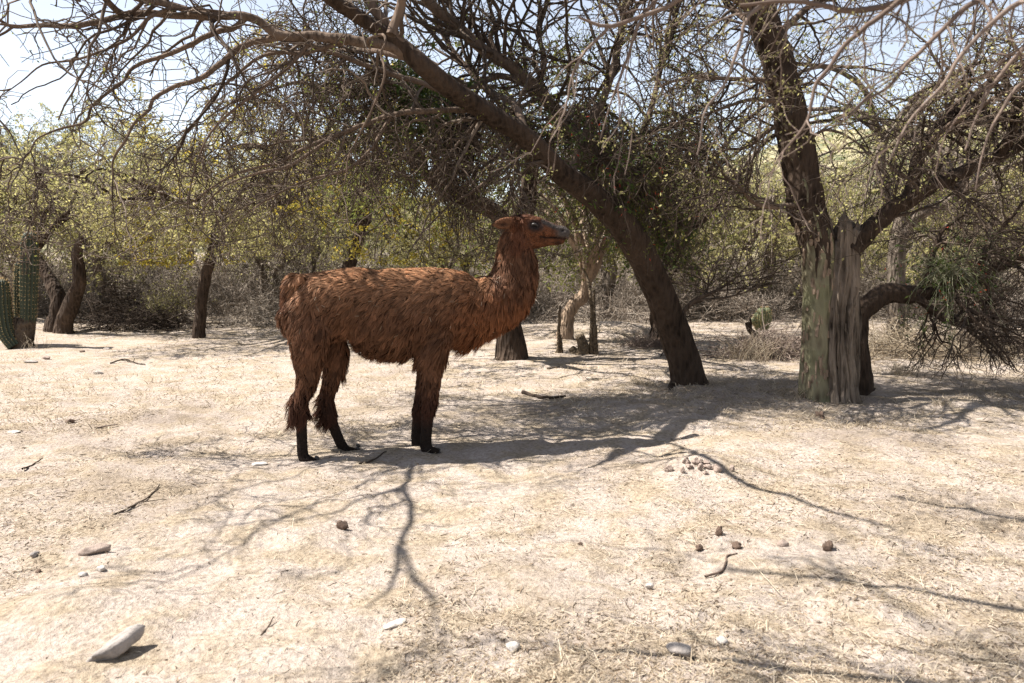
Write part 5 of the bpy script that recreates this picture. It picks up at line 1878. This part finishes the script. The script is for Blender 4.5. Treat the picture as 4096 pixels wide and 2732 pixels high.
def blades(n, ylo, yhi, ln, wd, elev, name, mat, parent, tintmu, thr=0.0, pw=1.6):
    X, Y = scatter(n, ylo, yhi, pw)
    keep = rng.random(n) < np.clip((patch(X, Y) - thr) * 1.3, .06, 1) * bare(X, Y)
    X, Y = X[keep], Y[keep]
    n = len(X)
    Z = ground_h(X, Y) + ground_fine(X, Y)
    p = np.stack([X, Y, Z], 1)
    az = rng.uniform(0, 2 * math.pi, n)
    el = np.radians(rng.uniform(*elev, n))
    d = np.stack([np.cos(az) * np.cos(el), np.sin(az) * np.cos(el), np.sin(el)], 1)
    L = rng.uniform(*ln, n)[:, None]
    s = norm(np.cross(d, rng.normal(size=(n, 3)) * .6 + np.array((0, 0, 1)))) * (wd * rng.uniform(.6, 1.2, (n, 1)))
    p = p + np.array((0, 0, .002))
    bend = np.stack([-np.sin(az), np.cos(az), 0 * az], 1) * rng.normal(0, .12, (n, 1)) * L
    mid = p + d * L * .5 + bend
    tip = p + d * L + np.array((0, 0, -.12)) * L
    V = np.stack([p - s, p + s, mid + s * .8, mid - s * .8, tip], 1).reshape(-1, 3)
    b = np.arange(n)[:, None] * 5
    qd = b + np.array((0, 1, 2, 3))
    tr_ = b + np.array((3, 2, 4))
    tn = np.repeat(np.clip(rng.normal(tintmu, .25, n), 0, 1), 5)
    return link(name, make_mesh(name, V, qd, tr_, mat, {'tint': tn}), parent, kind='stuff')


straw = empty('straw')
blades(100000, 2.3, 8.0, (.012, .045), .0016, (2, 40), 'short_straw', M_STRAW, straw, .62)
blades(34000, 6.0, 15.0, (.03, .08), .0032, (5, 60), 'far_straw', M_STRAW, straw, .6, pw=1.2)
blades(7000, 2.3, 9.0, (.06, .16), .0013, (3, 25), 'long_straw', M_STRAW, straw, .8)
blades(24000, 2.3, 8.0, (.010, .030), .0030, (0, 25), 'leaf_litter', M_LITTER, straw, .4, thr=.05)
blades(6000, 2.3, 9.0, (.02, .09), .0024, (0, 12), 'twig_litter', M_LITTER, straw, .25)
tag(straw, 'trampled dry straw and litter strewn over the clearing', 'straw', kind='stuff')


# tussocks of dry grass
def tussock(label, px, py, h, n, seed, spread=.05, mat=None, tint=.7):
    r = np.random.default_rng(seed)
    b = G(px, py)
    az = r.uniform(0, 6.283, n)
    lean_ = r.uniform(.05, .75, n)
    d = np.stack([np.cos(az) * lean_, np.sin(az) * lean_, np.ones(n)], 1)
    d = norm(d)
    p = np.stack([r.normal(0, spread, n), r.normal(0, spread, n), -.01 * np.ones(n)], 1)
    L = r.uniform(.4, 1.0, n)[:, None] * h
    t = np.linspace(0, 1, 4)[None, :, None]
    P = p[:, None, :] + d[:, None, :] * L[:, None, :] * t + np.stack([np.cos(az) * .2, np.sin(az) * .2, -.25 * np.ones(n)], 1)[:, None, :] * L[:, None, :] * t ** 2
    R = np.linspace(.0022, .0008, 4)[None, :] * np.ones((n, 1))
    V, qd = tubes(P, R, 3, r)
    o = link('grass_tussock', make_mesh('grass_tussock', V, qd, None, mat or M_STRAW, {'tint': np.repeat(np.clip(r.normal(tint, .2, n), 0, 1), 12)}), None, b)
    tag(o, label, 'grass')
    return o


tussock('tall pale dry tussock in front of the bleached brush heap', 3010, 1440, .55, 260, 1, .16)
tussock('upright dry tussock beside the forked dead branch', 3070, 1400, .45, 120, 2, .12)
tussock('golden dry tuft at the foot of the leaning trunk', 2560, 1540, .16, 50, 3, .05)
tussock('sparse dry stalks in front of the hollow trunk', 3180, 1590, .22, 26, 4, .08, None, .5)
tussock('dry tuft leaning on the low bank near the bent tree', 3760, 1620, .14, 90, 5, .05)
tussock('dry stalks growing at the cactus foot', 140, 1395, .40, 22, 6, .10)
tussock('small straw tuft between the cactus and the llama', 820, 1630, .07, 40, 7, .03)
tussock('tiny straw tuft near the pinkish stone', 640, 1780, .06, 36, 8, .03)
tussock('thin dry stalks by the slender tree', 500, 1330, .35, 30, 9, .15)
tussock('dry tuft beside the dark stump', 2420, 1395, .25, 40, 10, .12)
tussock('straggly dry tuft beyond the bent tree', 3600, 1500, .30, 120, 11, .08)


# stones
def stone(name, label, px, py, size, seed, mat, rot=0.0, cat='stone', sink=.25, cuts=3, tilt=0.0, group=None):
    r = np.random.default_rng(seed)
    V, qd = ball(1, 1, 1, 14)
    for _ in range(9):                                 # knock flat faces off it
        nrm = norm(r.normal(size=3))
        h = r.uniform(.62, .95) if cat != 'stone' else r.uniform(.5, .9)
        dd = V @ nrm
        V = V - np.where(dd > h, (dd - h) * .92, 0)[:, None] * nrm
    V = V * (1 + (.45 if cat == 'stone' else 1.1) * fbm(V[:, 0] * 2.4 + V[:, 2] * 1.7 + seed, V[:, 1] * 2.4 - V[:, 2] * 1.9, seed, 3))[:, None]
    V = V * np.array(size)
    b = G(px, py)
    b[2] += size[2] * (1 - sink * 2) + float(ground_fine(b[0], b[1]))
    o = link(name, make_mesh(name, V, qd, None, mat), None, b, rot)
    o.rotation_euler[1] = tilt
    tag(o, label, cat, group)
    return o


stone('stone', 'long flat grey stone with a dark end lying alone in the open', 462, 2620, (.105, .040, .042), 1, M_STONE_GREY, R_(48), tilt=-.38)
stone('stone', 'brick shaped pinkish stone lying in sunlit straw', 390, 2222, (.075, .036, .028), 2, M_STONE, R_(22), tilt=-.05)
stone('stone', 'small pinkish angular stone near the dark clods', 3132, 2178, (.030, .026, .024), 3, M_STONE, .3)
stone('stone', 'bright white angular stone on pale straw', 2050, 2592, (.030, .024, .022), 4, M_STONE_WHITE, .5)
stone('stone', 'small white stone with a dark shaded side', 2597, 2358, (.022, .018, .018), 5, M_STONE_WHITE, .2)
stone('stone', 'half buried whitish slab in the straw', 1580, 2505, (.05, .022, .014), 6, M_STONE_WHITE, R_(40))
stone('stone', 'small white pebble beside the grey half buried stone', 2888, 2570, (.022, .02, .018), 7, M_STONE_WHITE, .1)
stone('stone', 'grey stone sunk in the shaded straw', 2715, 2625, (.05, .04, .025), 8, M_STONE_GREY, .1)
stone('stone', 'white pebble below the brick shaped stone', 332, 2302, (.020, .016, .012), 9, M_STONE_WHITE, .1)
stone('stone', 'round whitish stone below the brick shaped stone', 404, 2280, (.022, .018, .016), 10, M_STONE_WHITE, .1)
stone('stone', 'small dark stone left of the white pebble', 152, 2292, (.014, .012, .012), 11, M_DUNG, .4)
stone('stone', 'small grey stone with shaded side by the brick shaped stone', 140, 2236, (.022, .018, .016), 12, M_STONE_GREY, .7)
stone('stone', 'rounded pale stone in the sun between cactus and llama', 395, 1498, (.055, .04, .035), 13, M_STONE_WHITE, .4)
stone('stone', 'pinkish stone on the path near the cactus', 188, 1438, (.05, .035, .035), 14, M_STONE, .2)
stone('stone', 'flat grey stone in the dry track', 430, 1398, (.06, .04, .02), 15, M_STONE_GREY, .2)
stone('stone', 'low dark stone in the dry track near the cactus', 328, 1409, (.04, .03, .02), 16, M_DUNG, .2)
stone('stone', 'flat half buried stone near the cactus', 128, 1450, (.10, .05, .02), 17, M_STONE_GREY, .1)
stone('stone', 'flat whitish stone at the edge of the far straw', 60, 1735, (.05, .03, .012), 18, M_STONE_WHITE, .1)
stone('stone', 'pale flat stone by the hind hoof', 1040, 1860, (.055, .04, .018), 20, M_STONE_WHITE, .2, sink=.35)
for k, (px, py, s, lab) in enumerate(((1370, 2120, (.035, .022, .03), 'dark curled clod standing below the llama'), (3312, 2205, (.03, .024, .026), 'dark clod with a black underside beside a pale stone'),
                                      (2875, 2150, (.018, .016, .03), 'upright grey clod in a cluster'), (2795, 2205, (.02, .016, .016), 'small dark clod at the end of a twig'),
                                      (280, 1692, (.05, .03, .022), 'dark flat clod in the sunny ground behind the hind legs'), (2945, 2195, (.03, .025, .02), 'dark clod beside the upright clod'),
                                      (3280, 1668, (.07, .03, .035), 'crumbly dark clod at a hole near the hollow trunk'), (2320, 2185, (.014, .012, .01), 'tiny dark clod in open straw'),
                                      (1500, 1410, (.06, .05, .04), 'brown clod behind the llama legs'))):
    stone('clod', lab, px, py, s, 40 + k, M_DUNG, .3 * k, 'clod')
# crumbled earth on the mound
for k in range(16):
    a = rng.normal(size=2)
    stone('earth_lump', 'small lump of dry earth on the crumbled mound', 2800 + a[0] * 55, 1895 + a[1] * 26, rng.uniform(.012, .03, 3), 70 + k, M_STONE, rng.uniform(0, 3), 'earth', group='earth lumps on the mound')


# sticks on the ground
def stick(label, pts, r, mat=None, seed=0, tint=.3, twigs=0):
    rg = np.random.default_rng(seed)
    w = np.array([G(px, py, r * .7 + dz) for px, py, dz in pts])
    w = np.concatenate([w, np.linspace(r, r * .55, len(w))[:, None]], 1)
    s = spline(w, 20)
    s[:, 2] = np.maximum(s[:, 2], ground_h(s[:, 0], s[:, 1]) + ground_fine(s[:, 0], s[:, 1]) + r * .5)
    P, R = s[None, :, :3], s[None, :, 3]
    P = jitter(P, R, rg, .5)
    b = P[0, 0].copy()
    acc = Acc()
    Pc = np.concatenate([P, P[:, -1:] + (P[:, -1:] - P[:, -2:-1]) * .1], 1)
    Rc = np.concatenate([R, R[:, -1:] * .05], 1)
    V, qd = tubes(Pc - b, Rc, 8, rg, bark_ridges(seed, .1))
    acc.add(V, qd, a=np.full(len(V), tint))
    if twigs:
        C = grow((P, R), twigs, (.1, .3), 5, (30, 70), .2, .02, .7, r * .3, rg, zig=.2, zmin=.01)
        V, qd = tubes(C[0] - b, C[1], 5, rg)
        acc.add(V, qd, a=np.full(len(V), tint))
    o = link('stick', acc.mesh('stick', mat or M_TWIG), None, b)
    tag(o, label, 'stick')


stick('thick dark stick lying behind the llama front legs', [(2090, 1582, .02), (2140, 1590, 0), (2205, 1595, 0), (2262, 1590, 0)], .020, seed=1, tint=.1)
stick('thin dark stick between the llama hind and front hooves', [(1440, 1862, 0), (1490, 1845, 0), (1545, 1815, .01)], .008, seed=2, tint=.2)
stick('long thin twig lying in the sun left of the llama', [(455, 2062, 0), (520, 2030, 0), (590, 1995, 0), (640, 1950, .01)], .006, seed=3, tint=.4, twigs=2)
stick('dark forked twig on the sunny ground near the slender tree', [(440, 1455, .0), (500, 1448, .03), (545, 1455, 0), (580, 1460, 0)], .010, seed=4, tint=.2, twigs=5)
stick('short dark twig at the left of the sunny slope', [(90, 1878, 0), (130, 1862, 0), (170, 1842, .01)], .007, seed=5, tint=.3)
stick('pale broken stick behind the brick shaped stone', [(380, 1716, 0), (420, 1708, 0), (470, 1700, 0)], .008, M_TWIG_PALE, 6, .8)
stick('thin twig in the straw near the bottom stones', [(1045, 2545, 0), (1080, 2500, .0), (1095, 2480, .01)], .004, seed=7, tint=.5)
stick('curved twig below the cluster of dark clods', [(2820, 2310, 0), (2890, 2285, 0), (2910, 2240, .01), (2945, 2225, .01)], .006, M_TWIG_PALE, 8, .3)
stick('long pale straw stem lying across the shaded grass', [(3000, 2250, 0), (3060, 2310, 0), (3120, 2375, 0)], .003, M_STRAW, 9, .9)
stick('bleached branching stick lying on the low bank', [(3870, 1668, 0), (3930, 1690, 0), (4000, 1695, 0), (4060, 1700, .01)], .010, M_TWIG_GREY, 10, .6, twigs=4)
stick('dark twig beside the twig pile', [(2700, 1395, 0), (2660, 1410, .02), (2640, 1430, 0)], .012, seed=11, tint=.2, twigs=3)
stick('dark twig under the trees behind the llama', [(2190, 1480, 0), (2215, 1472, 0), (2240, 1470, 0)], .012, seed=12, tint=.2)
stick('dead stick in front of the dark brush pile', [(440, 1325, .02), (470, 1310, .10), (510, 1325, .03), (560, 1330, 0)], .020, seed=13, tint=.1, twigs=4)


# ------------------------------------------------------------------ the wood goes on round the clearing
rng = np.random.default_rng(123)
for k, (x, y, s) in enumerate(((-13, 9, .9), (-14, 3, .95), (-12, -4, 1.0), (-7, -8, 1.0), (-1, -9, 1.1), (5, -7, 1.0), (9, -3, 1.0), (10, 3, 1.0), (11, 8, 1.0), (13, 13, 1.0), (-17, 13, 1.0))):
    o = copy_tree(protos[k % 3])
    o.location = on_ground((x, y, 0))
    o.rotation_euler[2] = rng.uniform(0, 6.28)
    o.scale = (s, s, s)
    o['label'] = ('grey bushy thorn tree in the wood behind the clearing', 'umbrella shaped thorn tree in the wood behind the clearing', 'tall spreading thorn tree in the wood behind the clearing')[k % 3].replace('behind', 'around')
    o['group'] = 'trees around the clearing'
print('TRIS', sum(sum(len(p.vertices) - 2 for p in m.polygons) if len(m.polygons) < 2000 else len(m.loops) - 2 * len(m.polygons) for m in bpy.data.meshes))
